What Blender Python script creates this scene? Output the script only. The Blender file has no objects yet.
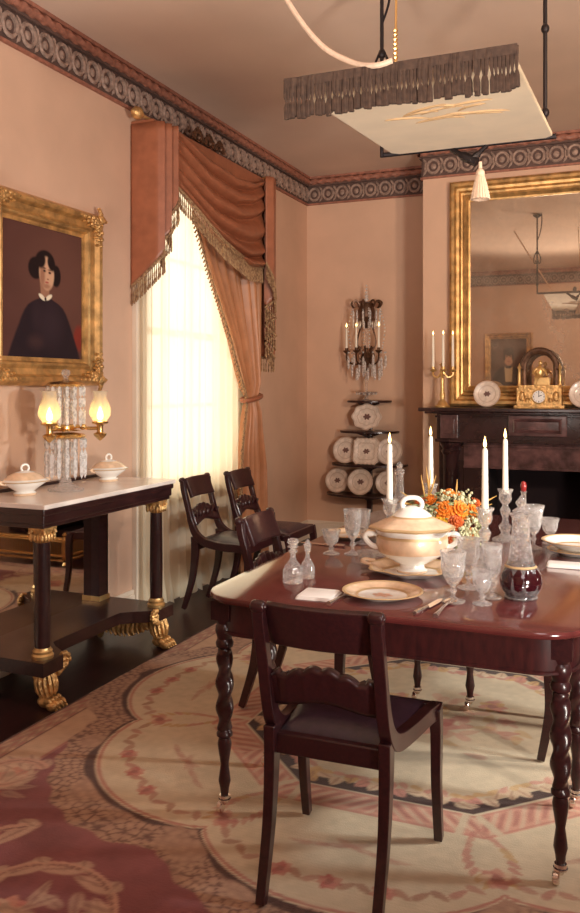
import bpy, math, random
import numpy as np
from mathutils import Matrix, Vector
random.seed(7)
PI = math.pi
S = bpy.context.scene
COL = S.collection

# ------------------------------------------------------------------ camera
YAW = math.radians(22.7)
F, H0, CX, CAMH = 840.0, 386.0, 290.0, 1.45
FW = (-math.sin(YAW), math.cos(YAW)); RT = (math.cos(YAW), math.sin(YAW))
cam = bpy.data.cameras.new('camera'); camo = bpy.data.objects.new('camera', cam); COL.objects.link(camo)
camo.location = (0, 0, CAMH); camo.rotation_euler = (PI/2, 0, YAW)
cam.sensor_fit = 'HORIZONTAL'; cam.sensor_width = 36; cam.lens = F/580*36
cam.shift_y = (H0-456.5)/580; cam.clip_start = .05
S.camera = camo
S.view_settings.view_transform = 'Standard'; S.view_settings.look = 'None'
S.view_settings.gamma = 1; S.view_settings.use_curve_mapping = False
S.view_settings.exposure = 0.0

# ------------------------------------------------------------------ materials
def mat(name, col, rough=.5, metal=0., var=0., vscale=8., bump=0., bscale=60., spec=.5, coat=0., col2=None, wave=None, stretch=(1,1,1), sheen=0., emit=None, estr=0.):
    m = bpy.data.materials.new(name); m.use_nodes = True
    nt = m.node_tree; b = nt.nodes['Principled BSDF']
    b.inputs['Base Color'].default_value = (*col, 1); b.inputs['Roughness'].default_value = rough
    b.inputs['Metallic'].default_value = metal; b.inputs['Specular IOR Level'].default_value = spec
    b.inputs['Coat Weight'].default_value = coat; b.inputs['Coat Roughness'].default_value = .12
    if sheen: b.inputs['Sheen Weight'].default_value = sheen
    if emit: b.inputs['Emission Color'].default_value = (*emit, 1); b.inputs['Emission Strength'].default_value = estr
    tc = nt.nodes.new('ShaderNodeTexCoord'); mp = nt.nodes.new('ShaderNodeMapping')
    mp.inputs['Scale'].default_value = stretch
    nt.links.new(tc.outputs['Object'], mp.inputs['Vector'])
    if var or col2:
        n = nt.nodes.new('ShaderNodeTexNoise'); n.inputs['Scale'].default_value = vscale; n.inputs['Detail'].default_value = 5
        nt.links.new(mp.outputs[0], n.inputs['Vector'])
        r = nt.nodes.new('ShaderNodeValToRGB')
        c2 = col2 or tuple(min(1, c*(1+var)) for c in col)
        c1 = col if col2 else tuple(c*(1-var) for c in col)
        r.color_ramp.elements[0].position = .32; r.color_ramp.elements[1].position = .68
        r.color_ramp.elements[0].color = (*c1, 1); r.color_ramp.elements[1].color = (*c2, 1)
        nt.links.new(n.outputs['Fac'], r.inputs['Fac']); nt.links.new(r.outputs['Color'], b.inputs['Base Color'])
    if bump:
        n2 = nt.nodes.new('ShaderNodeTexNoise'); n2.inputs['Scale'].default_value = bscale; n2.inputs['Detail'].default_value = 3
        nt.links.new(mp.outputs[0], n2.inputs['Vector'])
        bp = nt.nodes.new('ShaderNodeBump'); bp.inputs['Strength'].default_value = bump; bp.inputs['Distance'].default_value = .01
        nt.links.new(n2.outputs['Fac'], bp.inputs['Height']); nt.links.new(bp.outputs[0], b.inputs['Normal'])
    return m

def vcmat(name, rough=.8, sheen=0., bump=0., bscale=200, spec=.3, mottle=0.):
    m = mat(name, (.5,.5,.5), rough, bump=bump, bscale=bscale, spec=spec, sheen=sheen)
    nt = m.node_tree; a = nt.nodes.new('ShaderNodeAttribute'); a.attribute_name = 'paint'
    nt.links.new(a.outputs['Color'], nt.nodes['Principled BSDF'].inputs['Base Color'])
    return m

def crystal_mat(name, tint=(1,1,1), sparkle=.25, rough=.04, clear=.35):
    m = bpy.data.materials.new(name); m.use_nodes = True; nt = m.node_tree; nt.nodes.clear()
    out = nt.nodes.new('ShaderNodeOutputMaterial')
    g = nt.nodes.new('ShaderNodeBsdfGlass'); g.inputs['Color'].default_value = (*tint, 1); g.inputs['Roughness'].default_value = rough; g.inputs['IOR'].default_value = 1.45
    t = nt.nodes.new('ShaderNodeBsdfTransparent'); t.inputs['Color'].default_value = (*tint, 1)
    d = nt.nodes.new('ShaderNodeBsdfTranslucent'); d.inputs['Color'].default_value = (.95*tint[0], .93*tint[1], .9*tint[2], 1)
    df = nt.nodes.new('ShaderNodeBsdfDiffuse'); df.inputs['Color'].default_value = (.92*tint[0], .9*tint[1], .9*tint[2], 1)
    m1 = nt.nodes.new('ShaderNodeMixShader'); m1.inputs[0].default_value = clear
    nt.links.new(g.outputs[0], m1.inputs[1]); nt.links.new(t.outputs[0], m1.inputs[2])
    m3 = nt.nodes.new('ShaderNodeMixShader'); m3.inputs[0].default_value = .5
    nt.links.new(d.outputs[0], m3.inputs[1]); nt.links.new(df.outputs[0], m3.inputs[2])
    m2 = nt.nodes.new('ShaderNodeMixShader')
    nt.links.new(m1.outputs[0], m2.inputs[1]); nt.links.new(m3.outputs[0], m2.inputs[2])
    # cut facets: white mixed in by cell, standing in for the sparkle of cut glass
    tc = nt.nodes.new('ShaderNodeTexCoord'); v = nt.nodes.new('ShaderNodeTexVoronoi'); v.inputs['Scale'].default_value = 52
    nt.links.new(tc.outputs['Object'], v.inputs['Vector'])
    mr = nt.nodes.new('ShaderNodeMapRange'); mr.inputs['From Min'].default_value = .1; mr.inputs['From Max'].default_value = .7
    mr.inputs['To Min'].default_value = sparkle*.4; mr.inputs['To Max'].default_value = min(1, sparkle*1.8)
    nt.links.new(v.outputs['Distance'], mr.inputs['Value']); nt.links.new(mr.outputs[0], m2.inputs[0])
    bp = nt.nodes.new('ShaderNodeBump'); bp.inputs['Strength'].default_value = .9; bp.inputs['Distance'].default_value = .008
    nt.links.new(v.outputs['Distance'], bp.inputs['Height']); nt.links.new(bp.outputs[0], g.inputs['Normal'])
    nt.links.new(m2.outputs[0], out.inputs[0])
    return m

def sheer_mat(name, col, transp, folds=0):
    m = bpy.data.materials.new(name); m.use_nodes = True; nt = m.node_tree; nt.nodes.clear()
    out = nt.nodes.new('ShaderNodeOutputMaterial')
    t = nt.nodes.new('ShaderNodeBsdfTransparent')
    d = nt.nodes.new('ShaderNodeBsdfTranslucent'); d.inputs['Color'].default_value = (*col, 1)
    df = nt.nodes.new('ShaderNodeBsdfDiffuse'); df.inputs['Color'].default_value = (*col, 1)
    m3 = nt.nodes.new('ShaderNodeMixShader'); m3.inputs[0].default_value = .4
    nt.links.new(d.outputs[0], m3.inputs[1]); nt.links.new(df.outputs[0], m3.inputs[2])
    m2 = nt.nodes.new('ShaderNodeMixShader'); m2.inputs[0].default_value = 1-transp
    nt.links.new(t.outputs[0], m2.inputs[1]); nt.links.new(m3.outputs[0], m2.inputs[2])
    nt.links.new(m2.outputs[0], out.inputs[0])
    return m

def glow_mat(name, col, s):
    m = bpy.data.materials.new(name); m.use_nodes = True; nt = m.node_tree; nt.nodes.clear()
    out = nt.nodes.new('ShaderNodeOutputMaterial'); e = nt.nodes.new('ShaderNodeEmission')
    e.inputs[0].default_value = (*col, 1); e.inputs[1].default_value = s
    nt.links.new(e.outputs[0], out.inputs[0]); return m

def mirror_mat(name):
    m = bpy.data.materials.new(name); m.use_nodes = True; nt = m.node_tree; nt.nodes.clear()
    out = nt.nodes.new('ShaderNodeOutputMaterial')
    g = nt.nodes.new('ShaderNodeBsdfGlossy'); g.inputs['Color'].default_value = (.74,.64,.53,1); g.inputs['Roughness'].default_value = .015
    d = nt.nodes.new('ShaderNodeBsdfDiffuse')
    tc = nt.nodes.new('ShaderNodeTexCoord')
    n = nt.nodes.new('ShaderNodeTexNoise'); n.inputs['Scale'].default_value = 2.2; n.inputs['Detail'].default_value = 12; n.inputs['Roughness'].default_value = .72
    nt.links.new(tc.outputs['Object'], n.inputs['Vector'])
    r = nt.nodes.new('ShaderNodeValToRGB'); r.color_ramp.elements[0].color = (.46,.34,.25,1); r.color_ramp.elements[1].color = (.62,.50,.40,1)
    nt.links.new(n.outputs['Fac'], r.inputs[0]); nt.links.new(r.outputs[0], d.inputs[0])
    mr = nt.nodes.new('ShaderNodeMapRange'); mr.inputs['From Min'].default_value = .38; mr.inputs['From Max'].default_value = .72
    mr.inputs['To Min'].default_value = .12; mr.inputs['To Max'].default_value = .40
    nt.links.new(n.outputs['Fac'], mr.inputs['Value'])
    mx = nt.nodes.new('ShaderNodeMixShader'); nt.links.new(mr.outputs[0], mx.inputs[0])
    nt.links.new(g.outputs[0], mx.inputs[1]); nt.links.new(d.outputs[0], mx.inputs[2]); nt.links.new(mx.outputs[0], out.inputs[0])
    return m

M = {}
M['wall'] = mat('wall_linen', (.67,.44,.315), .9, var=.05, vscale=3, bump=.12, bscale=180, spec=.2)
M['ceil'] = mat('ceiling_plaster', (.72,.54,.43), .95, var=.04, vscale=2, spec=.1)
M['white'] = mat('cream_paint', (.78,.66,.54), .6, var=.04, vscale=5)
M['rope'] = mat('rope_moulding', (.33,.135,.09), .55, var=.25, vscale=30)
M['frieze'] = mat('frieze_ground', (.115,.066,.054), .8, var=.2, vscale=20)
M['wreath'] = mat('frieze_relief', (.33,.225,.18), .75, var=.35, vscale=40, bump=.3, bscale=90)
M['floor'] = mat('dark_floor', (.032,.0105,.011), .36, var=.35, vscale=5, stretch=(9,1,1), coat=.08)
M['mahog'] = mat('mahogany', (.060,.013,.013), .32, col2=(.032,.008,.009), vscale=7, stretch=(9,1,3), coat=.15)
M['tabletop'] = mat('mahogany_top', (.135,.027,.026), .16, col2=(.090,.019,.018), vscale=6, stretch=(1,7,1), coat=.6)
M['darkwood'] = mat('chair_mahogany', (.046,.0115,.0125), .28, col2=(.024,.007,.009), vscale=14, stretch=(7,2,7), coat=.2)
M['rosewood'] = mat('rosewood', (.036,.011,.011), .28, col2=(.018,.006,.007), vscale=9, stretch=(6,1,6), coat=.25)
M['black'] = mat('black_marble', (.030,.013,.014), .22, var=.5, vscale=5, coat=.4)
M['slate'] = mat('dark_marble_panel', (.095,.045,.046), .25, var=.5, vscale=12, bump=.4, bscale=30, coat=.4)
M['soot'] = mat('firebox_soot', (.016,.007,.010), .9)
M['leather'] = mat('black_leather', (.028,.011,.020), .34, var=.3, vscale=40, bump=.12, bscale=220, spec=.6)
M['gilt'] = mat('gilt', (.66,.40,.16), .38, metal=.7, var=.4, vscale=30, bump=.6, bscale=70)
M['giltm'] = mat('gilt_matt', (.60,.36,.14), .40, metal=.7, var=.4, vscale=14, bump=.1, bscale=40)
M['softrim'] = mat('worn_rim', (.56,.42,.34), .4)
M['drops'] = crystal_mat('crystal_drop', sparkle=.48, clear=.4)
M['giltp'] = mat('gilt_smooth', (.76,.50,.21), .34, metal=.7, var=.2, vscale=12, bump=.12, bscale=40)
M['bronze'] = mat('dark_bronze', (.12,.06,.035), .4, metal=.6, var=.4, vscale=40)
M['iron'] = mat('black_iron', (.02,.013,.014), .5, metal=.4)
M['brass'] = mat('brass', (.72,.47,.2), .25, metal=.95)
M['marble'] = mat('white_marble', (.88,.80,.74), .22, col2=(.74,.64,.58), vscale=6, coat=.3)
M['china'] = mat('white_china', (.90,.86,.80), .2, coat=.5)
M['peach'] = mat('peach_glaze', (.82,.58,.39), .25, var=.12, vscale=30, coat=.5)
M['chinagrey'] = mat('faded_china', (.72,.60,.52), .3, var=.15, vscale=30, coat=.4)
M['motif'] = mat('painted_motif', (.16,.08,.07), .4)
M['rim'] = mat('gilded_rim', (.62,.42,.22), .4, metal=.3)
M['linen'] = mat('white_linen', (.90,.83,.78), .85, bump=.15, bscale=250)
M['wax'] = mat('candle_wax', (.92,.86,.74), .45, emit=(1,.85,.6), estr=.0)
M['flame'] = glow_mat('candle_flame', (1,.62,.22), 9)
M['lampflame'] = glow_mat('lamp_flame', (1,.70,.26), 16)
M['crystal'] = crystal_mat('cut_crystal', sparkle=.13, clear=.34, rough=.02)
M['shade'] = sheer_mat('frosted_shade', (1,.92,.74), .66)
M['wine'] = mat('red_wine', (.030,.003,.006), .1, coat=.6)
M['ruby'] = mat('ruby_glass', (.25,.02,.02), .15, coat=.5)
M['silver'] = mat('silver', (.80,.72,.66), .2, metal=.95)
M['mirror'] = mirror_mat('aged_mirror')
M['pmirror'] = mat('pier_mirror', (.80,.72,.66), .03, metal=1.)
M['damask'] = mat('rose_damask', (.35,.122,.062), .38, var=.12, vscale=14, bump=.06, bscale=150, spec=.5)
M['dgold'] = mat('rose_gold_satin', (.50,.215,.100), .42, var=.10, vscale=12, spec=.5)
M['fringe'] = mat('fringe_cord', (.15,.066,.035), .8, col2=(.46,.29,.15), vscale=60)
M['pfringe'] = mat('punkah_fringe', (.040,.020,.013), .85, col2=(.085,.045,.028), vscale=60)
M['sheer'] = sheer_mat('sheer_net', (.95,.87,.70), .10)
M['silk'] = mat('cream_silk', (.76,.58,.36), .75, var=.06, vscale=6, sheen=.2)
M['embroid'] = mat('tan_embroidery', (.58,.37,.19), .8)
M['cord'] = mat('white_cord', (.72,.52,.38), .7, bump=.4, bscale=60)
M['orange'] = mat('orange_petal', (.80,.24,.02), .6, var=.2, vscale=40)
M['yellow'] = mat('yellow_petal', (.86,.52,.04), .6, var=.15, vscale=40)
M['rust'] = mat('rust_petal', (.55,.11,.02), .6, var=.2, vscale=40)
M['leaf'] = mat('grey_green_leaf', (.24,.27,.12), .6, var=.35, vscale=30)
M['paleleaf'] = mat('pale_seed_head', (.52,.50,.30), .7, var=.2, vscale=40)
M['wheat'] = mat('dry_wheat', (.62,.36,.10), .7)
M['dial'] = mat('enamel_dial', (.88,.85,.84), .25)
M['carpet'] = vcmat('aubusson_wool', .95, bump=.25, bscale=220, spec=.1, sheen=.15)
M['paint'] = vcmat('oil_paint', .65, bump=.05, bscale=120, spec=.15)
M['glass'] = crystal_mat('window_glass', (1,1,1), sparkle=.0, rough=0, clear=.95)

# ------------------------------------------------------------------ mesh builder
class MB:
    def __init__(s, T=None): s.v=[]; s.f=[]; s.m=[]; s.s=[]; s.T=T or Matrix()
    def add(s, vs, fs, mi=0, smooth=True):
        n=len(s.v); T=s.T
        s.v += [tuple(T @ Vector(p)) for p in vs]
        for i,f in enumerate(fs):
            s.f.append([n+k for k in f]); s.m.append(mi[i] if isinstance(mi,(list,tuple)) else mi); s.s.append(smooth)
        return s
    def box(s, lo, hi, mi=0, R=None):
        (a,b,c),(d,e,f)=lo,hi
        vs=[(a,b,c),(d,b,c),(d,e,c),(a,e,c),(a,b,f),(d,b,f),(d,e,f),(a,e,f)]
        if R: vs=[tuple(R@Vector(p)) for p in vs]
        return s.add(vs,[(0,3,2,1),(4,5,6,7),(0,1,5,4),(1,2,6,5),(2,3,7,6),(3,0,4,7)],mi,False)
    def lathe(s, prof, c=(0,0,0), n=20, mi=0, sx=1., sy=1., mod=None, R=None, caps=True):
        vs=[]; fs=[]; ms=[]
        k=len(prof)
        for (r,z) in prof:
            for j in range(n):
                a=2*PI*j/n; q=r*(mod(a,z) if mod else 1)
                p=Vector((q*math.cos(a)*sx,q*math.sin(a)*sy,z))
                if R: p=R@p
                vs.append((p.x+c[0],p.y+c[1],p.z+c[2]))
        for i in range(k-1):
            for j in range(n):
                fs.append((i*n+j,i*n+(j+1)%n,(i+1)*n+(j+1)%n,(i+1)*n+j)); ms.append(mi[i] if isinstance(mi,(list,tuple)) else mi)
        if caps:
            if prof[0][0]>1e-5: fs.append(tuple(range(n-1,-1,-1))); ms.append(ms[0])
            if prof[-1][0]>1e-5: fs.append(tuple((k-1)*n+j for j in range(n))); ms.append(ms[-2] if len(ms)>1 else ms[0])
        return s.add(vs,fs,ms,True)
    def tube(s, pts, r, n=8, mi=0, closed=False):
        P=[Vector(p) for p in pts]; k=len(P)
        rr=r if isinstance(r,(list,tuple)) else [r]*k
        vs=[]; fs=[]; up=None
        for i in range(k):
            if closed: t=P[(i+1)%k]-P[i-1]
            else: t=P[min(i+1,k-1)]-P[max(i-1,0)]
            t=t.normalized() if t.length>1e-9 else Vector((0,0,1))
            if up is None:
                up=Vector((0,0,1)) if abs(t.z)<.9 else Vector((1,0,0))
            up=up-t*up.dot(t)
            up=up.normalized() if up.length>1e-6 else t.orthogonal().normalized()
            b=t.cross(up)
            for j in range(n):
                a=2*PI*j/n; p=P[i]+(up*math.cos(a)+b*math.sin(a))*rr[i]; vs.append(tuple(p))
        for i in range(k if closed else k-1):
            i2=(i+1)%k
            for j in range(n): fs.append((i*n+j,i*n+(j+1)%n,i2*n+(j+1)%n,i2*n+j))
        if not closed: fs.append(tuple(range(n-1,-1,-1))); fs.append(tuple((k-1)*n+j for j in range(n)))
        return s.add(vs,fs,mi,True)
    def bar(s, pts, w, h, side=(1,0,0), mi=0):
        """rectangular section swept along pts; w across 'side', h along the in-plane normal"""
        P=[Vector(p) for p in pts]; k=len(P); sd=Vector(side).normalized(); vs=[]; fs=[]
        ww=w if isinstance(w,(list,tuple)) else [w]*k; hh=h if isinstance(h,(list,tuple)) else [h]*k
        for i in range(k):
            t=(P[min(i+1,k-1)]-P[max(i-1,0)]).normalized(); nn=t.cross(sd).normalized()
            for (a,b) in ((-1,-1),(1,-1),(1,1),(-1,1)): vs.append(tuple(P[i]+sd*(a*ww[i]/2)+nn*(b*hh[i]/2)))
        for i in range(k-1):
            for j in range(4): fs.append((i*4+j,i*4+(j+1)%4,(i+1)*4+(j+1)%4,(i+1)*4+j))
        fs.append((3,2,1,0)); fs.append(tuple((k-1)*4+j for j in range(4)))
        return s.add(vs,fs,mi,True)
    def ell(s, c, r, n=12, m=8, mi=0, R=None):
        vs=[]; fs=[]
        if not isinstance(r,(list,tuple)): r=(r,r,r)
        for i in range(m+1):
            p=PI*i/m
            for j in range(n):
                a=2*PI*j/n; q=Vector((r[0]*math.sin(p)*math.cos(a),r[1]*math.sin(p)*math.sin(a),-r[2]*math.cos(p)))
                if R: q=R@q
                vs.append((q.x+c[0],q.y+c[1],q.z+c[2]))
        for i in range(m):
            for j in range(n): fs.append((i*n+j,i*n+(j+1)%n,(i+1)*n+(j+1)%n,(i+1)*n+j))
        return s.add(vs,fs,mi,True)
    def sheet(s, fn, nu, nv, mi=0):
        vs=[fn(i/nu,j/nv) for j in range(nv+1) for i in range(nu+1)]
        fs=[(j*(nu+1)+i,j*(nu+1)+i+1,(j+1)*(nu+1)+i+1,(j+1)*(nu+1)+i) for j in range(nv) for i in range(nu)]
        return s.add(vs,fs,mi,True)
    def prism(s, poly, z0, z1, mi=0, R=None):
        n=len(poly); vs=[Vector((x,y,z0)) for x,y in poly]+[Vector((x,y,z1)) for x,y in poly]
        if R: vs=[R@p for p in vs]
        fs=[tuple(range(n-1,-1,-1)),tuple(range(n,2*n))]+[(i,(i+1)%n,n+(i+1)%n,n+i) for i in range(n)]
        return s.add([tuple(p) for p in vs],fs,mi,False)
    def build(s, name, mats, parent=None, bevel=0., solid=0., sub=0, sharp=38):
        me=bpy.data.meshes.new(name); me.from_pydata(s.v,[],s.f); 
        if not isinstance(mats,(list,tuple)): mats=[mats]
        for m in mats: me.materials.append(M[m] if isinstance(m,str) else m)
        me.polygons.foreach_set('material_index',s.m); me.polygons.foreach_set('use_smooth',s.s)
        me.update()
        if any(s.s): me.set_sharp_from_angle(angle=math.radians(sharp))
        o=bpy.data.objects.new(name,me); COL.objects.link(o)
        if parent: o.parent=parent
        if solid:
            md=o.modifiers.new('solid','SOLIDIFY'); md.thickness=solid; md.offset=0
        if bevel:
            md=o.modifiers.new('bevel','BEVEL'); md.width=bevel; md.segments=2; md.limit_method='ANGLE'
        if sub:
            md=o.modifiers.new('sub','SUBSURF'); md.levels=sub; md.render_levels=sub
        return o

def tag(o, label=None, cat=None, group=None, kind=None):
    if label: o['label']=label
    if cat: o['category']=cat
    if group: o['group']=group
    if kind: o['kind']=kind
    return o
def thing(name, label, cat, loc=(0,0,0), rz=0., group=None):
    o=bpy.data.objects.new(name,None); COL.objects.link(o); o.empty_display_size=.05
    o.location=loc; o.rotation_euler=(0,0,rz); return tag(o,label,cat,group)
def dup(root, loc, rz=0., label=None, group=None, rot=None):
    r=root.copy(); COL.objects.link(r); r.location=loc; r.rotation_euler=rot or (0,0,rz)
    if label: r['label']=label
    if group: r['group']=group
    for ch in list(root.children):
        c=ch.copy(); COL.objects.link(c); c.parent=r
        for g in list(ch.children):
            d=g.copy(); COL.objects.link(d); d.parent=c
    return r
def struct(mb, name, mats, **k): return tag(mb.build(name,mats,**k),kind='structure')
def lerp(a,b,t): return a+(b-a)*t
def interp(tab,x):
    if x<=tab[0][0]: return tab[0][1]
    for (a,b),(c,d) in zip(tab,tab[1:]):
        if x<=c: return lerp(b,d,(x-a)/(c-a))
    return tab[-1][1]
def smooth_pts(pts, n=6):
    """Catmull-Rom through the points"""
    P=[Vector(p) for p in pts]; out=[]
    for i in range(len(P)-1):
        p0=P[max(i-1,0)];p1=P[i];p2=P[i+1];p3=P[min(i+2,len(P)-1)]
        for k in range(n):
            t=k/n; out.append(.5*((2*p1)+(p2-p0)*t+(2*p0-5*p1+4*p2-p3)*t*t+(3*p1-p0-3*p2+p3)*t**3))
    out.append(P[-1]); return out
# ------------------------------------------------------------------ room shell
XL, XR, YB, YR, ZC = -2.95, 2.30, 7.47, -1.0, 3.43
BX0, BX1, BY = -1.68, .16, 6.89           # chimney breast
WY0, WY1, WZ0, WZ1 = 4.62, 5.90, .72, 2.92 # window opening
struct(MB().box((XL-.2,YR-.2,-.1),(XR+.2,YB+.2,0)),'floor','floor')
struct(MB().box((XL-.2,YR-.2,ZC),(XR+.2,YB+.2,ZC+.1)),'ceiling','ceil')
w=MB(); a,b=XL-.18,XL
w.box((a,YR,0),(b,WY0,ZC)); w.box((a,WY1,0),(b,YB,ZC)); w.box((a,WY0,0),(b,WY1,WZ0)); w.box((a,WY0,WZ1),(b,WY1,ZC))
struct(w,'wall_left','wall')
struct(MB().box((XL-.18,YB,0),(XR+.18,YB+.15,ZC)),'wall_back','wall')
struct(MB().box((XR,YR,0),(XR+.15,YB,ZC)),'wall_right','wall')
struct(MB().box((XL-.18,YR-.15,0),(XR+.18,YR,ZC)),'wall_rear','wall')
w=MB()
w.box((BX0,BY,0),(-1.14,YB,ZC)); w.box((-.36,BY,0),(BX1,YB,ZC)); w.box((-1.14,BY,.80),(-.36,YB,ZC))
struct(w,'wall_chimney','wall')
# baseboards
def base(name, lo, hi, cap):
    m=MB(); m.box(lo,(hi[0],hi[1],.145)); m.box(cap[0],cap[1]); struct(m,name,'white',bevel=.004)
base('baseboard_left',(XL,YR,0),(XL+.022,YB,0),((XL,YR,.145),(XL+.014,YB,.174)))
base('baseboard_back',(XL+.022,YB-.022,0),(BX0,YB,0),((XL+.014,YB-.014,.145),(BX0,YB,.174)))
base('baseboard_right',(XR-.022,YR,0),(XR,YB,0),((XR-.014,YR,.145),(XR,YB,.174)))
base('baseboard_rear',(XL+.022,YR,0),(XR-.022,YR+.022,0),((XL+.014,YR,.145),(XR-.014,YR+.014,.174)))
# cornice with twisted rope and wreath frieze
def cornice(name, A, ang, L, detail=True, start=.07):
    T=Matrix.Translation((A[0],A[1],0))@Matrix.Rotation(ang,4,'Z')
    m=MB(T)
    m.box((0,0,3.170),(L,.022,3.185),0); m.box((0,0,3.185),(L,.012,3.350),1)
    m.box((0,0,3.345),(L,.034,3.362),1); m.box((0,0,3.362),(L,.024,3.412),0); m.box((0,0,3.410),(L,.058,ZC),0)
    k=int(L/.018); n=8; vs=[]; fs=[]
    for i in range(k+1):
        x=L*i/k
        for j in range(n):
            q=2*PI*j/n; r=.025*(1+.22*math.sin(2*q-x*70)); vs.append((x,.034+r*math.cos(q),3.386+r*math.sin(q)))
    for i in range(k):
        for j in range(n): fs.append((i*n+j,i*n+(j+1)%n,(i+1)*n+(j+1)%n,(i+1)*n+j))
    m.add(vs,fs,0)
    if detail:
        c=int((L-start)/.139); z=3.268
        for i in range(c+1):
            x=start+i*.139
            if x>L-.05: break
            ring=[(x+.050*math.cos(t)*(1+.06*math.sin(7*t)),.019,z+.056*math.sin(t)) for t in [2*PI*q/14 for q in range(14)]]
            m.tube(ring,.0125,5,2,closed=True)
            m.ell((x,.014,z),(.024,.012,.026),8,5,2)
            for s in (-1,1):
                m.tube(smooth_pts([(x+.052,.016,z+s*.02),(x+.070,.018,z+s*.045),(x+.086,.016,z+s*.070)],3),[.008]*3+[.011]*2+[.004]*2,5,2)
            m.ell((x+.0695,.014,z),(.008,.010,.040),6,5,2)
    return struct(m,name,['rope','frieze','wreath'])
cornice('trim_1',(XL,YB),-PI/2,YB-YR,start=.085)                # left wall
cornice('trim_2',(BX0,YB),PI,BX0-XL,start=.075)                 # back wall, left of the chimney
cornice('trim_3',(BX1,BY),PI,BX1-BX0,start=.08)                 # face of the chimney breast
cornice('trim_4',(BX0,BY),PI/2,YB-BY,False)
cornice('trim_5',(XL,YR),0,XR-XL)                               # rear wall
cornice('trim_6',(XR,YR),PI/2,YB-YR,False)
cornice('trim_7',(XR,YB),PI,XR-BX1,False)

# ------------------------------------------------------------------ window
wf=MB(); x0=XL-.16
for (ya,yb,za,zb) in ((WY0,WY0+.06,WZ0,WZ1),(WY1-.06,WY1,WZ0,WZ1),(WY0,WY1,WZ1-.06,WZ1),(WY0,WY1,WZ0,WZ0+.07)): wf.box((x0,ya,za),(x0+.07,yb,zb))
win=struct(wf,'window_1','white',bevel=.004)
sb=MB(); zs=[WZ0+.07+(WZ1-WZ0-.13)*k/4 for k in range(5)]
for k in (1,2,3): sb.box((x0+.015,WY0+.06,zs[k]-(.024 if k==2 else .012)),(x0+.05,WY1-.06,zs[k]+(.024 if k==2 else .012)))
for k in (1,2):
    y=WY0+.06+(WY1-WY0-.12)*k/3; sb.box((x0+.016,y-.011,WZ0+.07),(x0+.049,y+.011,WZ1-.06))
sb.build('sash_bars','white',win)
MB().box((x0+.03,WY0+.06,WZ0+.07),(x0+.034,WY1-.06,WZ1-.06)).build('pane','glass',win)
tr=MB()
for (ya,yb,za,zb) in ((WY0-.14,WY0,0,WZ1+.14),(WY1,WY1+.14,0,WZ1+.14),(WY0,WY1,WZ1,WZ1+.14)):
    tr.box((XL,ya,za),(XL+.0265,yb,zb))
    if yb-ya<.2: tr.box((XL+.022,ya+.0,za),(XL+.036,ya+.03,zb)); tr.box((XL+.022,yb-.045,za),(XL+.032,yb-.015,zb))
struct(tr,'trim_8','white',bevel=.004)
struct(MB().box((XL,WY0,WZ0-.03),(XL+.03,WY1,WZ0)),'trim_9','white')

# ------------------------------------------------------------------ draperies
def fringe(path, out, L, n, parent, r=.0065, mats='fringe', name='fringe', head=.008, wob=.5):
    m=MB(); m.tube(path,head,6)
    P=[Vector(p) for p in path]; d=[0]
    for p,q in zip(P,P[1:]): d.append(d[-1]+(q-p).length)
    o=Vector(out)
    for i in range(n):
        t=d[-1]*(i+.5)/n; k=max(j for j in range(len(d)) if d[j]<=t); k=min(k,len(P)-2)
        b=P[k].lerp(P[k+1],(t-d[k])/max(1e-6,d[k+1]-d[k]))
        q=o*L+Vector((random.uniform(-1,1),random.uniform(-1,1),0))*.006*wob; e=b+q
        m.tube([b,b+q*.35,b+q*.5,b+q*.62,b+q*.9,e],[r*.45,r*.5,r*1.05,r*.65,r*1.25,r*.5],5)
    return m.build(name,mats,parent)

# sheer net inner curtain
sh=MB()
def f_sheer(u,v):
    y=lerp(4.49,6.02,u); z=lerp(3.02,.012,v)
    am=.012+.010*v
    x=XL+.058+am*math.sin(u*2*PI*15+.8*math.sin(v*3))+.008*math.sin(u*41+2*v)
    if v>.93: x+=(v-.93)*.55*(.6+.4*math.sin(u*60)); z=max(z,.012+.014*(1+math.sin(u*75)))
    return (x,y,z)
sh.sheet(f_sheer,220,50)
o=sh.build('sheer_curtain','sheer'); tag(o,'sheer pale net curtain glowing in the window, reaching the floor','curtain')

# rose gold side drape, gathered into a tie-back
dr=thing('window_drape','rose gold satin side drape held back with a tie at the window','curtain',(0,0,0))
YL=[(0,5.72),(.5,5.73),(1.0,5.76),(1.28,5.83),(1.36,5.84),(1.45,5.77),(1.62,5.66),(1.79,5.56),(2.05,5.37),(2.25,5.22),(2.6,5.0),(3.0,4.85)]
YRR=[(0,6.22),(.8,6.20),(1.25,6.09),(1.36,6.06),(1.5,6.09),(2.2,6.12),(3,6.12)]
XD=XL+.135
def f_dr(u,v):
    z=lerp(2.98,.012,v); yl=interp(YL,z); yr=interp(YRR,z); wd=yr-yl
    am=.012+.030*min(1,.30/wd)*wd/.5
    y=lerp(yl,yr,u)+.01*math.sin(7*u+3*v)
    x=XD+am*math.sin(u*2*PI*7.5+1.1*math.sin(v*2.2))+.012*math.sin(u*29+5*v)
    if abs(z-1.36)<.1: x=lerp(XD+.0,x,.45+5.5*abs(z-1.36))
    return (x,y,z)
dm=MB(); dm.sheet(f_dr,130,70); dm.build('panel','dgold',dr,solid=.004)
edge=[(XD+.02,interp(YL,z)-.006,z) for z in np.linspace(2.62,.25,46)]
fringe(edge,(.004,-.030,-.030),1.25,84,dr,r=.0065)
tb=MB(); tie=[]
for i in range(25):
    t=2*PI*i/24; tie.append((XD+.055*math.cos(t),5.95+.135*math.sin(t),1.355+.02*math.sin(t)))
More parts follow.
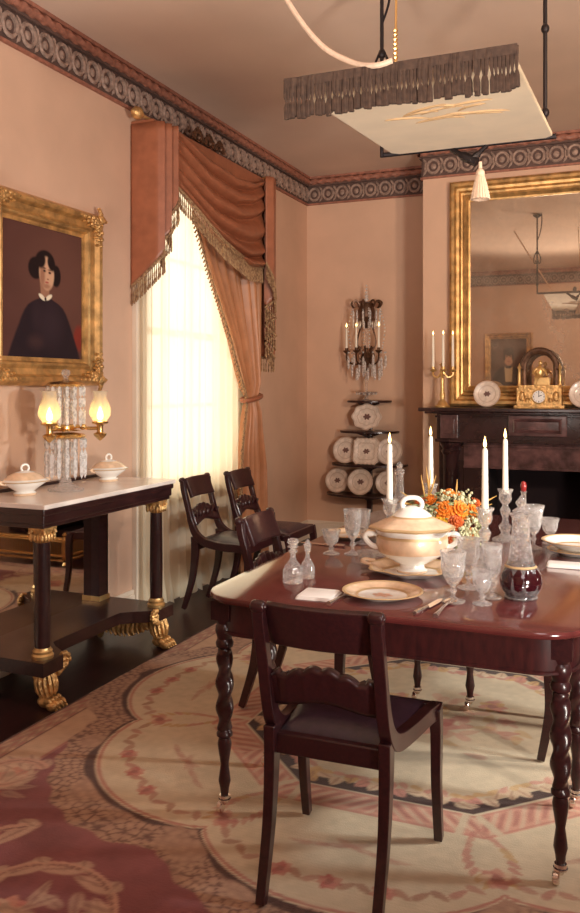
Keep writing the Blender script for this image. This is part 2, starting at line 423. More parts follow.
tb.tube(tie,.019,8); tb.tube([(XD+.0,6.06,1.365),(XD-.03,6.13,1.38),(XL+.01,6.19,1.40)],.014,8)
tb.build('tie_back','damask',dr)

# valance: swag, jabots, fringes
va=thing('window_valance','rose satin swag valance with tasselled fringe hung over the window top','valance',(0,0,0))
XV=-2.745
TOPS=[(4.60,3.10),(4.80,3.06),(5.05,2.985),(5.5,2.955),(5.8,2.99),(6.02,3.06)]
HEM=[(4.60,2.72),(4.70,2.655),(4.91,2.525),(5.1,2.43),(5.27,2.385),(5.6,2.345),(6.02,2.37)]
def f_sw(u,v):
    y=lerp(4.60,6.02,u); zt=interp(TOPS,y); zb=interp(HEM,y)
    bell=math.sin(PI*u)**.7 if 0<u<1 else 0.
    z=lerp(zt,zb,v)-.05*bell*math.sin(PI*v)
    ph=v*6.0+.45*math.sin(v*4.6+.6)+.35*u+.10*math.sin(5*u+9*v); w=ph%1.0
    s=(w/.62 if w<.62 else (1-w)/.38); s=s*s*(3-2*s)
    amp=.010+.046*bell*(.6+.4*v)+.014*u
    x=XV+amp*(s-.4)*1.3+.085*bell*(.2+.8*v)
    z+=.010*bell*math.sin(2*PI*w)
    return (x,y,z)
sw=MB(); sw.sheet(f_sw,90,120); so=sw.build('swag','damask',va,solid=.003)
def hem(u): p=f_sw(u,1.); return (p[0]+.006,p[1],p[2]+.012)
fringe([hem(i/60) for i in range(61)],(0,0,-.125),1,74,so,r=.0062,head=.012)
def band(u): p=f_sw(u,1.); return p
# left jabot: return to the wall, then stepped pleats
LP=[(-2.945,4.462),(-2.85,4.458),(-2.752,4.462),(-2.715,4.485),(-2.765,4.505),(-2.700,4.545),(-2.755,4.565),(-2.685,4.60),(-2.73,4.655)]
LB=[2.06,2.13,2.215,2.26,2.33,2.40,2.48,2.58,2.70]
def plan(PL,B,t):
    k=min(int(t*(len(PL)-1)),len(PL)-2); q=t*(len(PL)-1)-k
    return lerp(PL[k][0],PL[k+1][0],q),lerp(PL[k][1],PL[k+1][1],q),lerp(B[k],B[k+1],q)
def jab(name,PL,B,zt,n,L=.125):
    m=MB()
    def fn(u,v):
        x,y,zb=plan(PL,B,u); return (x,y,lerp(zt,zb,v))
    m.sheet(fn,(len(PL)-1)*5,16); jo=m.build(name,'damask',va,solid=.003)
    pth=[plan(PL,B,i/60) for i in range(61)]
    fringe([(x+.006,y-.003,z+.01) for x,y,z in pth],(0,0,-L),1,n,jo,r=.0062,head=.011)
    return jo
jab('jabot',LP,LB,3.085,46)
RP=[(-2.70,5.96),(-2.655,6.01),(-2.665,6.075),(-2.745,6.04),(-2.675,6.10),(-2.755,6.065),(-2.685,6.125),(-2.77,6.09),(-2.70,6.14),(-2.945,6.145)]
RB=[2.40,2.28,2.12,2.06,1.98,1.92,1.84,1.78,1.66,1.68]
jab('jabot',RP,RB,3.085,56,.115)
bx=MB(); bx.box((XL+.002,4.47,3.085),(-2.785,6.14,3.105)); bx.box((-2.80,4.47,2.90),(-2.785,6.14,3.085)); bx.build('pelmet_board','damask',va)
# gilded cornice pole over the valance
rod=thing('curtain_pole','gilded curtain pole with ball finials above the swag valance','curtain pole',(0,0,0))
m=MB(); m.tube([(-2.84,4.42,3.118),(-2.84,6.20,3.118)],.010,10); m.build('pole','giltp',rod)
for y,sg in ((4.41,-1),(6.21,1)):
    m=MB(); R=Matrix.Rotation(-sg*PI/2,3,'X')
    m.lathe([(.012,-.02),(.020,-.012),(.014,0),(.030,.010),(.040,.032),(.036,.055),(.020,.072),(.012,.078),(.014,.086),(.0,.094)],(-2.84,y,3.118),14,R=R); m.build('finial','gilt',rod)
m=MB()
for y,s in ((5.02,1.),(5.18,1.),(5.34,.9)):
    for k in range(7): 
        a=PI*k/6; m.ell((-2.775,y+.055*s*math.cos(a),3.13+.05*s*math.sin(a)),(.012,.02,.03),6,5,R=Matrix.Rotation(-(a-PI/2),3,'X'))
    m.ell((-2.768,y,3.135),.022,8,6)
m.build('crest_ornament','bronze',rod)
for y in (4.5,6.1):
    MB().box((XL,y-.012,3.11),(-2.845,y+.012,3.112)).build('bracket','giltp',rod)

# ------------------------------------------------------------------ picture frames and paintings
def frame_mesh(w,h,prof,mi=0,m=None):
    """prof: (inset from the outer edge, height off the wall); local x right-left, y out, z up, centred"""
    m=m or MB(); vs=[]; fs=[]
    for (d,y) in prof:
        for sx,sz in ((-1,-1),(1,-1),(1,1),(-1,1)): vs.append((sx*(w/2-d),y,sz*(h/2-d)))
    for i in range(len(prof)-1):
        for j in range(4): fs.append((i*4+j,i*4+(j+1)%4,(i+1)*4+(j+1)%4,(i+1)*4+j))
    return m.add(vs,fs,mi,False)
def sstep(e0,e1,x):
    t=np.clip((x-e0)/(e1-e0),0,1); return t*t*(3-2*t)
def canvas(name,w,h,fn,parent,y,nx=90,nz=110):
    """a flat painted canvas; fn(s,t) gives the colour of the oil paint, s left-right, t top-down"""
    s,t=np.meshgrid(np.linspace(0,1,nx),np.linspace(0,1,nz)); c=fn(s,t)
    vs=[((.5-s[j,i])*w,y,(.5-t[j,i])*h) for j in range(nz) for i in range(nx)]
    fs=[(j*nx+i,j*nx+i+1,(j+1)*nx+i+1,(j+1)*nx+i) for j in range(nz-1) for i in range(nx-1)]
    o=MB().add(vs,fs,0,True).build(name,'paint',parent)
    at=o.data.color_attributes.new('paint','FLOAT_COLOR','POINT')
    at.data.foreach_set('color',np.concatenate([c.reshape(-1,3),np.ones((nx*nz,1))],1).astype(np.float32).ravel())
    return o
def ellm(s,t,cx,cy,rx,ry,soft=.12,rot=0.):
    ds=s-cx; dt=t-cy; c,q=math.cos(rot),math.sin(rot); a=(ds*c+dt*q)/rx; b=(-ds*q+dt*c)/ry
    return 1-sstep(1-soft,1+soft,np.sqrt(a*a+b*b))
def put(c,mask,col): return c*(1-mask[...,None])+np.array(col)*mask[...,None]
def lady(s,t):
    n=.5+.5*np.sin(s*9+np.sin(t*7)*2)*np.sin(t*8+s*3)
    HAIR=(.016,.008,.008); SKIN=(.60,.345,.215)
    c=np.ones(s.shape+(3,))*np.array((.085,.034,.027)); c=c*(1+.25*n[...,None]); c=put(c,ellm(s,t,.68,.36,.42,.42,.8),(.135,.056,.041))
    c=put(c,ellm(s,t,.95,.82,.07,.10,.3),(.20,.03,.02))                        # chair
    edge=np.interp(t,[.515,.545,.57,.60,.64,.70,.80,.90,1.0],[.0,.08,.155,.215,.255,.295,.35,.405,.45])
    dress=(1-sstep(edge-.016,edge+.016,np.abs(s-.52)))*sstep(.52,.545,t)
    c=put(c,dress,(.022,.012,.016)); c=put(c,dress*ellm(s,t,.58,.72,.13,.14,.9)*.5,(.050,.027,.034)); c=put(c,dress*ellm(s,t,.40,.66,.05,.10,.9)*.4,(.045,.024,.030))
    c=put(c,ellm(s,t,.40,.87,.08,.045,.9)*.35,(.10,.045,.04))
    c=put(c,ellm(s,t,.395,.325,.088,.082,.12),HAIR); c=put(c,ellm(s,t,.648,.360,.060,.082,.12),HAIR)
    c=put(c,ellm(s,t,.510,.270,.120,.090,.10),HAIR)
    c=put(c,(1-sstep(.046,.060,np.abs(s-.505-(t-.45)*.1)))*sstep(.40,.42,t)*(1-sstep(.53,.55,t)),(.33,.155,.095))   # neck
    c=put(c,ellm(s,t,.530,.352,.092,.126,.10,-.12),SKIN)
    c=put(c,ellm(s,t,.478,.375,.030,.085,.6),(.33,.155,.095)); c=put(c,ellm(s,t,.530,.448,.045,.018,.7),(.36,.17,.105))
    c=put(c,ellm(s,t,.462,.262,.052,.060,.25,.55),HAIR); c=put(c,ellm(s,t,.588,.272,.044,.062,.25,-.55),HAIR)   # parted hair over the brow
    for q,tq in ((.502,.335),(.568,.343)):
        c=put(c,ellm(s,t,q,tq,.021,.011,.5),(.33,.16,.10)); c=put(c,ellm(s,t,q,tq,.015,.0075,.3),(.025,.012,.010)); c=put(c,ellm(s,t,q-.001,tq-.021,.024,.0045,.5),(.10,.045,.03))
    c=put(c,ellm(s,t,.543,.368,.007,.030,.6),(.62,.35,.22)); c=put(c,ellm(s,t,.545,.394,.014,.005,.5),(.26,.11,.07))
    c=put(c,ellm(s,t,.534,.419,.023,.007,.4),(.40,.09,.07))
    for d in (-1,1): c=put(c,ellm(s,t,.515+d*.042,.530+(.004 if d<0 else 0),.044,.017,.2,d*-.45),(.78,.66,.50))
    c=put(c,ellm(s,t,.515,.545,.013,.011,.3),(.03,.012,.01))
    return c
def gent(s,t):
    c=np.ones(s.shape+(3,))*np.array((.070,.034,.026)); c=put(c,ellm(s,t,.5,.45,.45,.45,.8),(.105,.052,.038))
    edge=np.interp(t,[.5,.58,.68,.8,1.0],[.06,.22,.38,.43,.46])
    c=put(c,(1-sstep(edge-.012,edge+.012,np.abs(s-.5)))*sstep(.54,.57,t),(.020,.012,.014))
    c=put(c,ellm(s,t,.5,.37,.135,.165,.12),(.56,.30,.19)); c=put(c,ellm(s,t,.5,.265,.14,.085,.2),(.025,.013,.012))
    for d in (-1,1): c=put(c,ellm(s,t,.5+d*.115,.36,.03,.09,.3),(.03,.016,.013)); c=put(c,ellm(s,t,.5+d*.048,.36,.024,.010,.3),(.03,.015,.012))
    c=put(c,ellm(s,t,.5,.405,.014,.035,.5),(.48,.25,.16)); c=put(c,ellm(s,t,.5,.455,.04,.010,.4),(.26,.08,.06))
    v=(1-sstep(.0,.02,np.abs(s-.5)-.10+(t-.56)*.08))*sstep(.55,.57,t)*(1-sstep(.84,.86,t)); c=put(c,v,(.62,.46,.26))
    c=put(c,ellm(s,t,.5,.565,.085,.026,.2),(.018,.01,.012))
    return c
def acanthus(m,cx,cz,y,sx,sz,s=1.):
    """gilded leaf cluster growing from a corner outward along both edges"""
    for k in range(9):
        a=k/8*PI/2; L=(.115+.075*abs(math.cos(2*a)))*s*(1-.45*abs(math.sin(2*a)))
        for q in range(5):
            f=(q+1)/5; m.ell((cx+sx*L*f*math.cos(a),y+.012*math.sin(PI*f),cz+sz*L*f*math.sin(a)),(.017*s*(1.1-.6*f),.013,.017*s*(1.1-.6*f)),6,5)
    m.ell((cx,y+.008,cz),(.03*s,.022,.03*s),8,6)
def gilt_frame(root,w,h,fw,dep,mats='gilt',corners=True):
    pr=[(0,0),(0,dep*.55),(fw*.08,dep*.8),(fw*.16,dep),(fw*.30,dep*.92),(fw*.40,dep*.60),(fw*.60,dep*.52),(fw*.72,dep*.66),(fw*.80,dep*.60),(fw*.86,dep*.35),(fw*1.0,dep*.30),(fw*1.0,0)]
    f=frame_mesh(w,h,pr).build('frame','giltm',root)
    if corners:
        for sx in (-1,1):
            for sz in (-1,1):
                m=MB(); acanthus(m,sx*(w/2-fw*.22),sz*(h/2-fw*.22),dep*.85,-sx,-sz,fw/.15); acanthus(m,sx*(w/2-fw*.22),sz*(h/2-fw*.22),dep*.75,sx*.35,sz*.35,fw/.15)
                m.build('corner_ornament','gilt',root)
    return f
lp=thing('portrait_painting','gilt framed oil portrait of a dark haired woman in a black dress','painting',(XL+.004,3.615,1.945),-PI/2)
gilt_frame(lp,.935,.985,.148,.075)
canvas('canvas',.66,.71,lady,lp,.018,150,165)
gp=thing('portrait_painting','gilt framed portrait of a man in a dark coat, seen only in the mirror','painting',(-2.10,YR+.004,1.83),0)
gilt_frame(gp,.80,1.06,.10,.06,corners=False)
canvas('canvas',.62,.88,gent,gp,.016,60,80)

# ------------------------------------------------------------------ overmantel mirror
om=thing('overmantel_mirror','tall gilt framed mirror with clouded old glass above the fireplace','mirror',(-.75,BY-.004,2.2),PI)
W_,H_=1.39,1.82
f=frame_mesh(W_,H_,[(0,0),(0,.055),(.018,.07),(.040,.07),(.055,.05),(.075,.045),(.085,.05),(.090,.035)])
frame_mesh(W_,H_,[(.090,.035),(.105,.030),(.115,.055),(.128,.058),(.150,.030),(.162,.026),(.162,.0)],1,f); f.build('frame',['giltm','giltm'],om)
MB().box((-W_/2+.155,.004,-H_/2+.155),(W_/2-.155,.012,H_/2-.155)).build('glass','mirror',om)

# ------------------------------------------------------------------ fireplace
fp=thing('fireplace_mantel','black marble fireplace mantel with columns and dark open hearth','fireplace',(-.76,BY,0),0)
def q(mb,x0,x1,y0,y1,z0,z1,mi=0): return mb.box((x0,-y1,z0),(x1,-y0,z1),mi)
m=q(MB(),-.87,.87,0,.37,1.250,1.280); q(m,-.83,.83,0,.33,1.232,1.250); m.build('shelf','black',fp,bevel=.006)
m=q(MB(),-.75,.75,0,.24,1.02,1.232); q(m,-.76,.76,0,.26,1.20,1.215); q(m,-.76,.76,0,.262,1.005,1.03); m.build('frieze','black',fp,bevel=.004)
m=q(MB(),-.185,.245,.24,.275,1.065,1.225); m.build('carved_panel','slate',fp,bevel=.006)
m=MB(); frame_mesh(.36,.11,[(0,0),(0,.01),(.012,.016),(.024,.006),(.024,0)],0,m)
m.T=Matrix(); po=m.build('moulding','slate',fp); po.location=(.03,-.275,1.145); po.rotation_euler=(0,0,PI)
m=q(MB(),-.545,.545,.02,.20,.80,1.005); q(m,-.545,.545,.2,.215,.97,.99); q(m,-.545,.545,.2,.21,.80,.82); m.build('lintel','slate',fp,bevel=.004)
for sx in (-1,1):
    xx=sx*.645
    m=q(MB(),xx-.10,xx+.10,0,.18,0,1.005); q(m,xx-.105,xx+.105,.0,.27,0,.12); m.build('pilaster','black',fp,bevel=.005)
    m=MB(); m.lathe([(.085,.12),(.09,.15),(.075,.17),(.07,.20),(.062,.90),(.072,.915),(.080,.935),(.066,.95),(.085,.98),(.088,1.0)],(xx,-.20,0),20); m.build('column','black',fp)
    m=q(MB(),xx-.07,xx+.07,.24,.275,1.035,1.225); q(m,xx-.045,xx+.045,.275,.285,1.07,1.19); m.build('corner_block','slate',fp,bevel=.004)
    m=q(MB(),sx*.545 if sx<0 else .38, sx*.38 if sx<0 else .545,0,.19,0,.80); m.build('jamb','black',fp)
m=MB(); m.box((-.38,.0,0),(.38,.42,.004)); m.box((-.38,.40,0),(.38,.42,.80)); m.box((-.38,0,.79),(.38,.42,.80)); m.box((-.38,0,0),(-.372,.42,.80)); m.box((.372,0,0),(.38,.42,.80)); m.build('firebox','soot',fp)
# brass fender on the hearth
fe=thing('fireplace_fender','brass pierced fireplace fender, seen only in the pier table mirror','fender',(-.76,5.50,0),0)
m=MB(); 
for z in (.05,.085,.205,.225): m.tube([(-.80,.75,z),(-.80,0,z),(.80,0,z),(.80,.75,z)],.011,6)
m.build('rail','brass',fe)
m=MB()
for i in range(60):
    x=-.79+1.58*i/59; m.tube([(x,0,.085),(x,0,.205)],.004,4)
for i in range(28):
    for x in (-.80,.80): m.tube([(x,.75*i/27,.085),(x,.75*i/27,.205)],.004,4)
tag(m.build('pierced_band','brass',fe),kind='stuff')
for x in (-.80,.80):
    for y in (0,.73):
        m=MB(); m.lathe([(.022,0),(.026,.02),(.014,.04),(.028,.06),(.026,.20),(.03,.22),(.012,.24),(.024,.26),(.0,.285)],(x,y,0),10); m.build('foot','brass',fe)
# ------------------------------------------------------------------ klismos chairs (local: faces +y, origin on the floor under the seat)
def make_chair(label, loc, rz):
    t=thing('dining_chair',label,'chair',loc,rz,'mahogany dining chairs')
    HB=.838
    def stile(s):
        xb=.168*s
        m=MB()
        pts=smooth_pts([(xb,-.268,HB-.012),(xb,-.262,HB-.06),(xb,-.235,HB-.16),(xb,-.205,HB-.27),(xb*1.01,-.168,.49),(xb*1.03,-.10,.445),(xb*1.10,.02,.428),(xb*1.22,.14,.430),(xb*1.30,.215,.428)],5)
        m.bar(pts,.034,[.030+.020*min(1,max(0,(i-12)/10)) for i in range(len(pts))])
        R=Matrix.Rotation(PI/2,3,'Y')
        if True:   # reeded scroll at the top
            m.lathe([(.0,-.021),(.014,-.020),(.018,-.010),(.0165,0),(.018,.010),(.014,.020),(.0,.021)],(xb,-.274,HB-.006),14,R=R)
        m.lathe([(.004,-.025),(.009,-.023),(.009,.023),(.004,.025)],(xb,-.274,HB-.006),10,R=R)
        return m
    for s in (-1,1):
        stile(s).build('stile','darkwood',t,bevel=.004)
        m=MB(); xb=.168*s
        p=smooth_pts([(xb,-.175,.475),(xb,-.178,.36),(xb*.995,-.20,.20),(xb*.98,-.262,.006)],6); n=len(p)
        m.bar(p,[lerp(.034,.026,i/n) for i in range(n)],[lerp(.055,.028,i/n) for i in range(n)]); m.build('leg','darkwood',t,bevel=.003)
        m=MB(); xf=.222*s
        p=smooth_pts([(xf,.205,.445),(xf,.222,.36),(xf,.222,.20),(xf,.255,.006)],6); n=len(p)
        m.bar(p,[lerp(.036,.026,i/n) for i in range(n)],[lerp(.052,.028,i/n) for i in range(n)]); m.build('leg','darkwood',t,bevel=.003)
    # crest tablet with a rolled top
    m=MB()
    def fc(u,v):
        x=lerp(-.152,.152,u); z=lerp(HB+.004,HB-.118,v); y=-.262+.05*v+.024*(1-(2*u-1)**2)*-.9
        return (x,y,z)
    m.sheet(fc,16,8); m.build('crest_rail','darkwood',t,solid=.020,bevel=.003)
    # carved cross rail
    m=MB()
    def fm(u,v):
        x=lerp(-.156,.156,u); a=abs(2*u-1)
        top=.640+.020*math.cos(a*PI*.9)+.010*abs(math.sin(a*9.4))+(.012 if a>.82 else 0); bot=.555+.012*math.cos(a*PI)
        return (x,-.215+.035*v-.018*(1-a*a),lerp(top,bot,v))
    m.sheet(fm,60,8); o=m.build('cross_rail','darkwood',t,solid=.022)
    m=MB()
    for sg in (1,):
        y0=.012*sg
        for k in (-1,0,1):
            m.ell((k*.052,-.205+y0-.012+.004*abs(k),.606),(.022,.014,.024),10,6)
            m.ell((k*.052,-.215+y0*1.8-.012,.606),(.009,.008,.010),8,5)
        for k in (-1,1):
            m.tube(smooth_pts([(k*.085,-.206+y0,.60),(k*.11,-.202+y0,.63),(k*.135,-.198+y0,.60),(k*.155,-.196+y0,.625)],4),.008,6)
    m.build('carving','darkwood',o)
    m=MB()
    m.bar([(-.16,-.165,.422),(.16,-.165,.422)],.03,.058,(0,1,0)); m.build('seat_rail','darkwood',t,bevel=.004)
    m=MB(); m.bar([(-.21,.212,.425),(.21,.212,.425)],.03,.052,(0,1,0)); m.build('seat_rail','darkwood',t,bevel=.004)
    m=MB()
    def fs(u,v):
        y=lerp(-.155,.222,v); hw=lerp(.165,.205,v); x=lerp(-hw,hw,u); e=min(u,1-u,v,1-v)
        return (x,y,.436+.034*min(1,e*6)**.5+.016*math.sin(PI*u)*math.sin(PI*v))
    m.sheet(fs,18,18); m.add([(-.165,-.155,.432),(.165,-.155,.432),(.205,.222,.432),(-.205,.222,.432)],[(3,2,1,0)],0,False)
    m.build('seat','leather',t)
    return t
CZ=.013
chair0=make_chair('mahogany chair with black seat in the foreground, its back to the viewer',(-.808,2.372,CZ),math.radians(1.0))
dup(chair0,(-2.455,4.89,.011),-PI/2+.0,'mahogany chair against the net curtain, nearest the marble topped side table')
dup(chair0,(-2.38,5.37,.011),-PI/2+.0,'mahogany chair in front of the rose drape, second from the marble topped side table')
dup(chair0,(-1.385,3.545,CZ),-PI/2,'mahogany chair drawn up to the left long side of the dining table')
dup(chair0,(-.10,3.56,CZ),PI/2,'mahogany chair on the right side of the dining table, only its legs in view')

# ------------------------------------------------------------------ dining table
TZ=.755; TX0,TX1,TY0,TY1=-1.375,-.135,2.45,4.62
dt=thing('dining_table','long polished mahogany dining table with spiral turned legs','table',((TX0+TX1)/2,(TY0+TY1)/2,CZ))
hx,hy=(TX1-TX0)/2,(TY1-TY0)/2; tz=TZ-CZ
def rrect(hx,hy,r,n=7):
    out=[]
    for cx,cy,a0 in ((hx-r,hy-r,0),(-hx+r,hy-r,PI/2),(-hx+r,-hy+r,PI),(hx-r,-hy+r,3*PI/2)):
        for k in range(n+1): a=a0+PI/2*k/n; out.append((cx+r*math.cos(a),cy+r*math.sin(a)))
    return out
def rounded_slab(mb,hx,hy,r,z0,z1,edge=.008,mi=0):
    n=5; rings=[]
    for k in range(n+1):
        a=-PI/2+PI*k/n; d=edge*(1-math.cos(a)); rings.append((d,(z0+z1)/2+(z1-z0)/2*math.sin(a)))
    base=[rrect(hx-d,hy-d,max(r-d,.01)) for d,_ in rings]; L=len(base[0]); vs=[]; fs=[]
    for b,(d,z) in zip(base,rings): vs+=[(x,y,z) for x,y in b]
    for i in range(n):
        for j in range(L): fs.append((i*L+j,i*L+(j+1)%L,(i+1)*L+(j+1)%L,(i+1)*L+j))
    fs.append(tuple(range(L-1,-1,-1))); fs.append(tuple(n*L+j for j in range(L)))
    return mb.add(vs,fs,mi,True)
rounded_slab(MB(),hx,hy,.16,tz-.022,tz).build('tabletop','tabletop',dt)
m=MB(); o=rrect(hx-.035,hy-.035,.13); i_=rrect(hx-.06,hy-.06,.11); L=len(o)
vs=[(x,y,tz-.022) for x,y in o]+[(x,y,tz-.130) for x,y in o]+[(x,y,tz-.022) for x,y in i_]+[(x,y,tz-.130) for x,y in i_]
fs=[]
for j in range(L):
    k=(j+1)%L; fs+=[(j,k,L+k,L+j),(2*L+k,2*L+j,3*L+j,3*L+k),(L+j,L+k,3*L+k,3*L+j)]
m.add(vs,fs,0,True); m.tube([(x*1.004,y*1.003,tz-.126) for x,y in o],.006,6,closed=True); m.build('apron','mahog',dt)
def turned_leg(x,y,name='leg'):
    m=MB(); T=tz-.022; vs=[]; n=16
    prof=[(.0265,.050),(.016,.060),(.019,.085),(.026,.11),(.022,.135),(.017,.165),(.024,.20),(.030,.235),(.025,.255),(.034,.262),(.034,.272),(.027,.280)]
    zz=[.280+(.270)*k/54 for k in range(55)]
    prof+=[(.029+.004*math.sin(PI*(z-.28)/.27),z) for z in zz[1:]]
    prof+=[(.026,.555),(.036,.562),(.038,.575),(.030,.588),(.034,.60),(.040,.615),(.036,.632),(.030,.64),(.034,.65),(.034,.735-.02)]
    prof=[(r*.80,z) for r,z in prof if z<=T]
    def mod(a,z): return 1+.20*math.sin(2*a-(z-.28)*75) if .285<z<.545 else 1
    m.lathe(prof,(x,y,0),n,mod=mod); m.box((x-.034,y-.034,.655),(x+.034,y+.034,T-.001)); l=m.build(name,'darkwood',dt)
    c=MB(); c.lathe([(.018,.062),(.020,.045),(.012,.038),(.008,.030)],(x,y,0),10)
    c.lathe([(.0,-.010),(.016,-.010),(.020,-.006),(.020,.006),(.016,.010),(.0,.010)],(x-.012,y-.006,.021),12,R=Matrix.Rotation(PI/2,3,'Y')); c.build('caster','silver',l)
ox,oy=(TX0+TX1)/2,(TY0+TY1)/2
for (x,y) in ((-1.295,2.525),(-.215,2.535),(-1.30,2.90),(-.205,3.02),(-.945,3.77),(-.70,3.74),(-1.30,4.53),(-.21,4.53)): turned_leg(x-ox,y-oy)

# ------------------------------------------------------------------ pier table on the left wall
PY0,PY1=2.99,4.12
pt=thing('pier_table','rosewood pier table with white marble top, gilded capitals and gilded paw feet','table',(0,0,0))
MX=-2.42
MB().box((XL+.03,PY0,.903),(MX,PY1,.925)).build('marble_top','marble',pt,bevel=.004)
m=MB(); m.box((XL+.04,PY0+.025,.815),(MX-.03,PY1-.025,.903))
# rounded ogee front and sides of the frieze
for z,d,h in ((.888,.020,.030),(.858,.012,.050),(.826,.004,.024)):
    m.box((XL+.04,PY0+.025-d,z-h/2),(MX-.03+d,PY1-.025+d,z+h/2))
m.build('frieze','rosewood',pt,bevel=.007)
def col(y):
    x=-2.50
    m=MB(); m.lathe([(.034,.255),(.035,.30),(.036,.45),(.033,.765)],(x,y,0),20); c=m.build('column','rosewood',pt)
    m=MB(); m.lathe([(.048,.222),(.050,.236),(.042,.244),(.045,.255),(.038,.262),(.036,.27)],(x,y,0),20); m.build('base','giltp',c)
    m=MB(); m.lathe([(.034,.745),(.038,.752),(.036,.762),(.042,.79),(.044,.800)],(x,y,0),16); m.box((x-.044,y-.044,.802),(x+.044,y+.044,.814))
    for sx in (-1,1):
        for sy in (-1,1):
            sp=[(x+sx*(.030+.014*math.cos(a)*(1-a/14)),y+sy*(.030+.010*math.cos(a)*(1-a/14)),.785+.020*math.sin(a)*(1-a/14)) for a in [k*.6 for k in range(16)]]
            m.tube(sp,.0065,5)
        for k in range(4): m.ell((x+sx*.040,y-.03+.02*k,.768),(.010,.009,.020),6,5); m.ell((x-.03+.02*k,y+sx*.040,.768),(.009,.010,.020),6,5)
    m.build('capital','gilt',c)
for y in (3.075,4.04): col(y)
for y in (3.10,4.04):
    m=MB(); m.box((XL+.035,y-.045,.222),(XL+.10,y+.045,.815)); p=m.build('pilaster','rosewood',pt,bevel=.003)
    m=MB(); m.box((XL+.03,y-.05,.222),(XL+.106,y+.05,.25)); m.build('base','giltp',p)
MB().box((XL+.036,3.145,.222),(XL+.046,3.995,.815)).build('back_mirror','pmirror',pt)
# base shelf with a concave front
pl=[(XL+.03,3.00)]
fr=[]
for k in range(25):
    u=k/24; y=lerp(3.00,4.115,u); e=min(u,1-u)
    fr.append((-2.435-.17*sstep(.12,.26,np.array(e)).item()*1.0,y))
poly=[(XL+.03,3.00)]+fr+[(XL+.03,4.115)]
m=MB(); m.prism(poly,.160,.222); m.prism([(x-.004 if x>-2.9 else x,y) for x,y in poly],.222,.2225); m.build('base_shelf','rosewood',pt,bevel=.003)
def paw(y,side):
    m=MB(); x=-2.475
    # lion paw: pad, four toes with knuckles, furry shank
    m.ell((x+.005,y,.030),(.048,.046,.030),10,7)
    for k in range(4):
        yy=y-.036+.024*k; m.ell((x+.050,yy,.022),(.030,.013,.022),8,6); m.ell((x+.030,yy,.040),(.024,.012,.016),8,6); m.ell((x+.079,yy,.010),(.009,.006,.009),6,4)
    for k in range(5):
        z=.05+.027*k; r=.040-.003*abs(k-2)
        m.ell((x-.004-.006*k,y,z),(r,r*.95,.026),10,6)
    for k in range(12):
        a=2*PI*k/12; m.tube(smooth_pts([(x-.01+.036*math.cos(a),y+.036*math.sin(a),.155),(x-.004+.046*math.cos(a),y+.046*math.sin(a),.11),(x+.038*math.cos(a+.2),y+.038*math.sin(a+.2),.062)],3),[.010]*6+[.004],5)
    o=m.build('paw_foot','gilt',pt)
    m=MB()
    for k in range(13 if side<0 else 1):     # acanthus bracket under the end of the shelf, back towards the wall
        f=k/12; xx=lerp(-2.50,-2.86,f); zz=.140-.055*math.sin(PI*f*.9)-.02*f
        m.ell((xx,y+.012*math.sin(k*2.1),zz),(.030,.024,.030+.012*math.sin(k*1.7)),8,6)
        m.tube(smooth_pts([(xx,y-.02,.155),(xx-.015,y-.034,zz),(xx-.005,y-.026,zz-.035)],3),[.010]*4+[.007]*3,5)
        m.tube(smooth_pts([(xx,y+.02,.155),(xx-.015,y+.034,zz),(xx-.005,y+.026,zz-.035)],3),[.010]*4+[.007]*3,5)
    if side<0: m.ell((-2.87,y,.075),(.03,.03,.075),8,6)
    m.build('leaf_bracket','gilt',o)
    m=MB(); yy=y+side*.085
    for k in range(16):
        a=k*.55; r=.040*(1-k/20); m.ell((-2.452,yy+r*math.cos(a),.185+r*math.sin(a)*1.0),(.016,.014,.014),6,5)
    for k in range(5): m.ell((-2.452,y+side*(.05+.014*k),.150+.006*k),(.016,.014,.022),6,5)
    m.build('leaf_scroll','gilt',o)
paw(3.075,1); paw(4.035,-1)
m=MB(); m.box((XL+.031,PY0+.02,.9255),(XL+.055,PY1-.02,.942)); m.build('backboard','rosewood',pt)

# lustre lamp with two burning arms
lx,ly,lz=-2.665,3.455,.9255
lu=thing('lustre_lamp','cut glass lustre lamp with two lit frosted shades on the marble table','lamp',(lx,ly,lz))
m=MB(); m.lathe([(.088,0),(.090,.010),(.060,.020),(.035,.034),(.028,.05),(.020,.08),(.018,.20),(.026,.24),(.018,.29),(.022,.32),(.014,.36),(.012,.52)],n=20); m.build('stem','crystal',lu)
m=MB(); m.lathe([(.02,.262),(.085,.262),(.102,.272),(.090,.284),(.04,.292),(.02,.292)],n=24); m.lathe([(.02,.52),(.088,.522),(.098,.532),(.075,.545),(.02,.55)],n=24); m.lathe([(.075,.30),(.06,.305),(.03,.31),(.03,.325),(.0,.33)],n=16); m.build('canopy','brass',lu)
def prism_drop(m,x,y,zt,L,r): 
    m.add([(x,y,zt),(x+r,y,zt-.2*L),(x,y+r,zt-.2*L),(x-r,y,zt-.2*L),(x,y-r,zt-.2*L),(x+r*.8,y,zt-.85*L),(x,y+r*.8,zt-.85*L),(x-r*.8,y,zt-.85*L),(x,y-r*.8,zt-.85*L),(x,y,zt-L)],
      [(0,1,2),(0,2,3),(0,3,4),(0,4,1),(1,5,6,2),(2,6,7,3),(3,7,8,4),(4,8,5,1),(5,9,6),(6,9,7),(7,9,8),(8,9,5)],0,False)
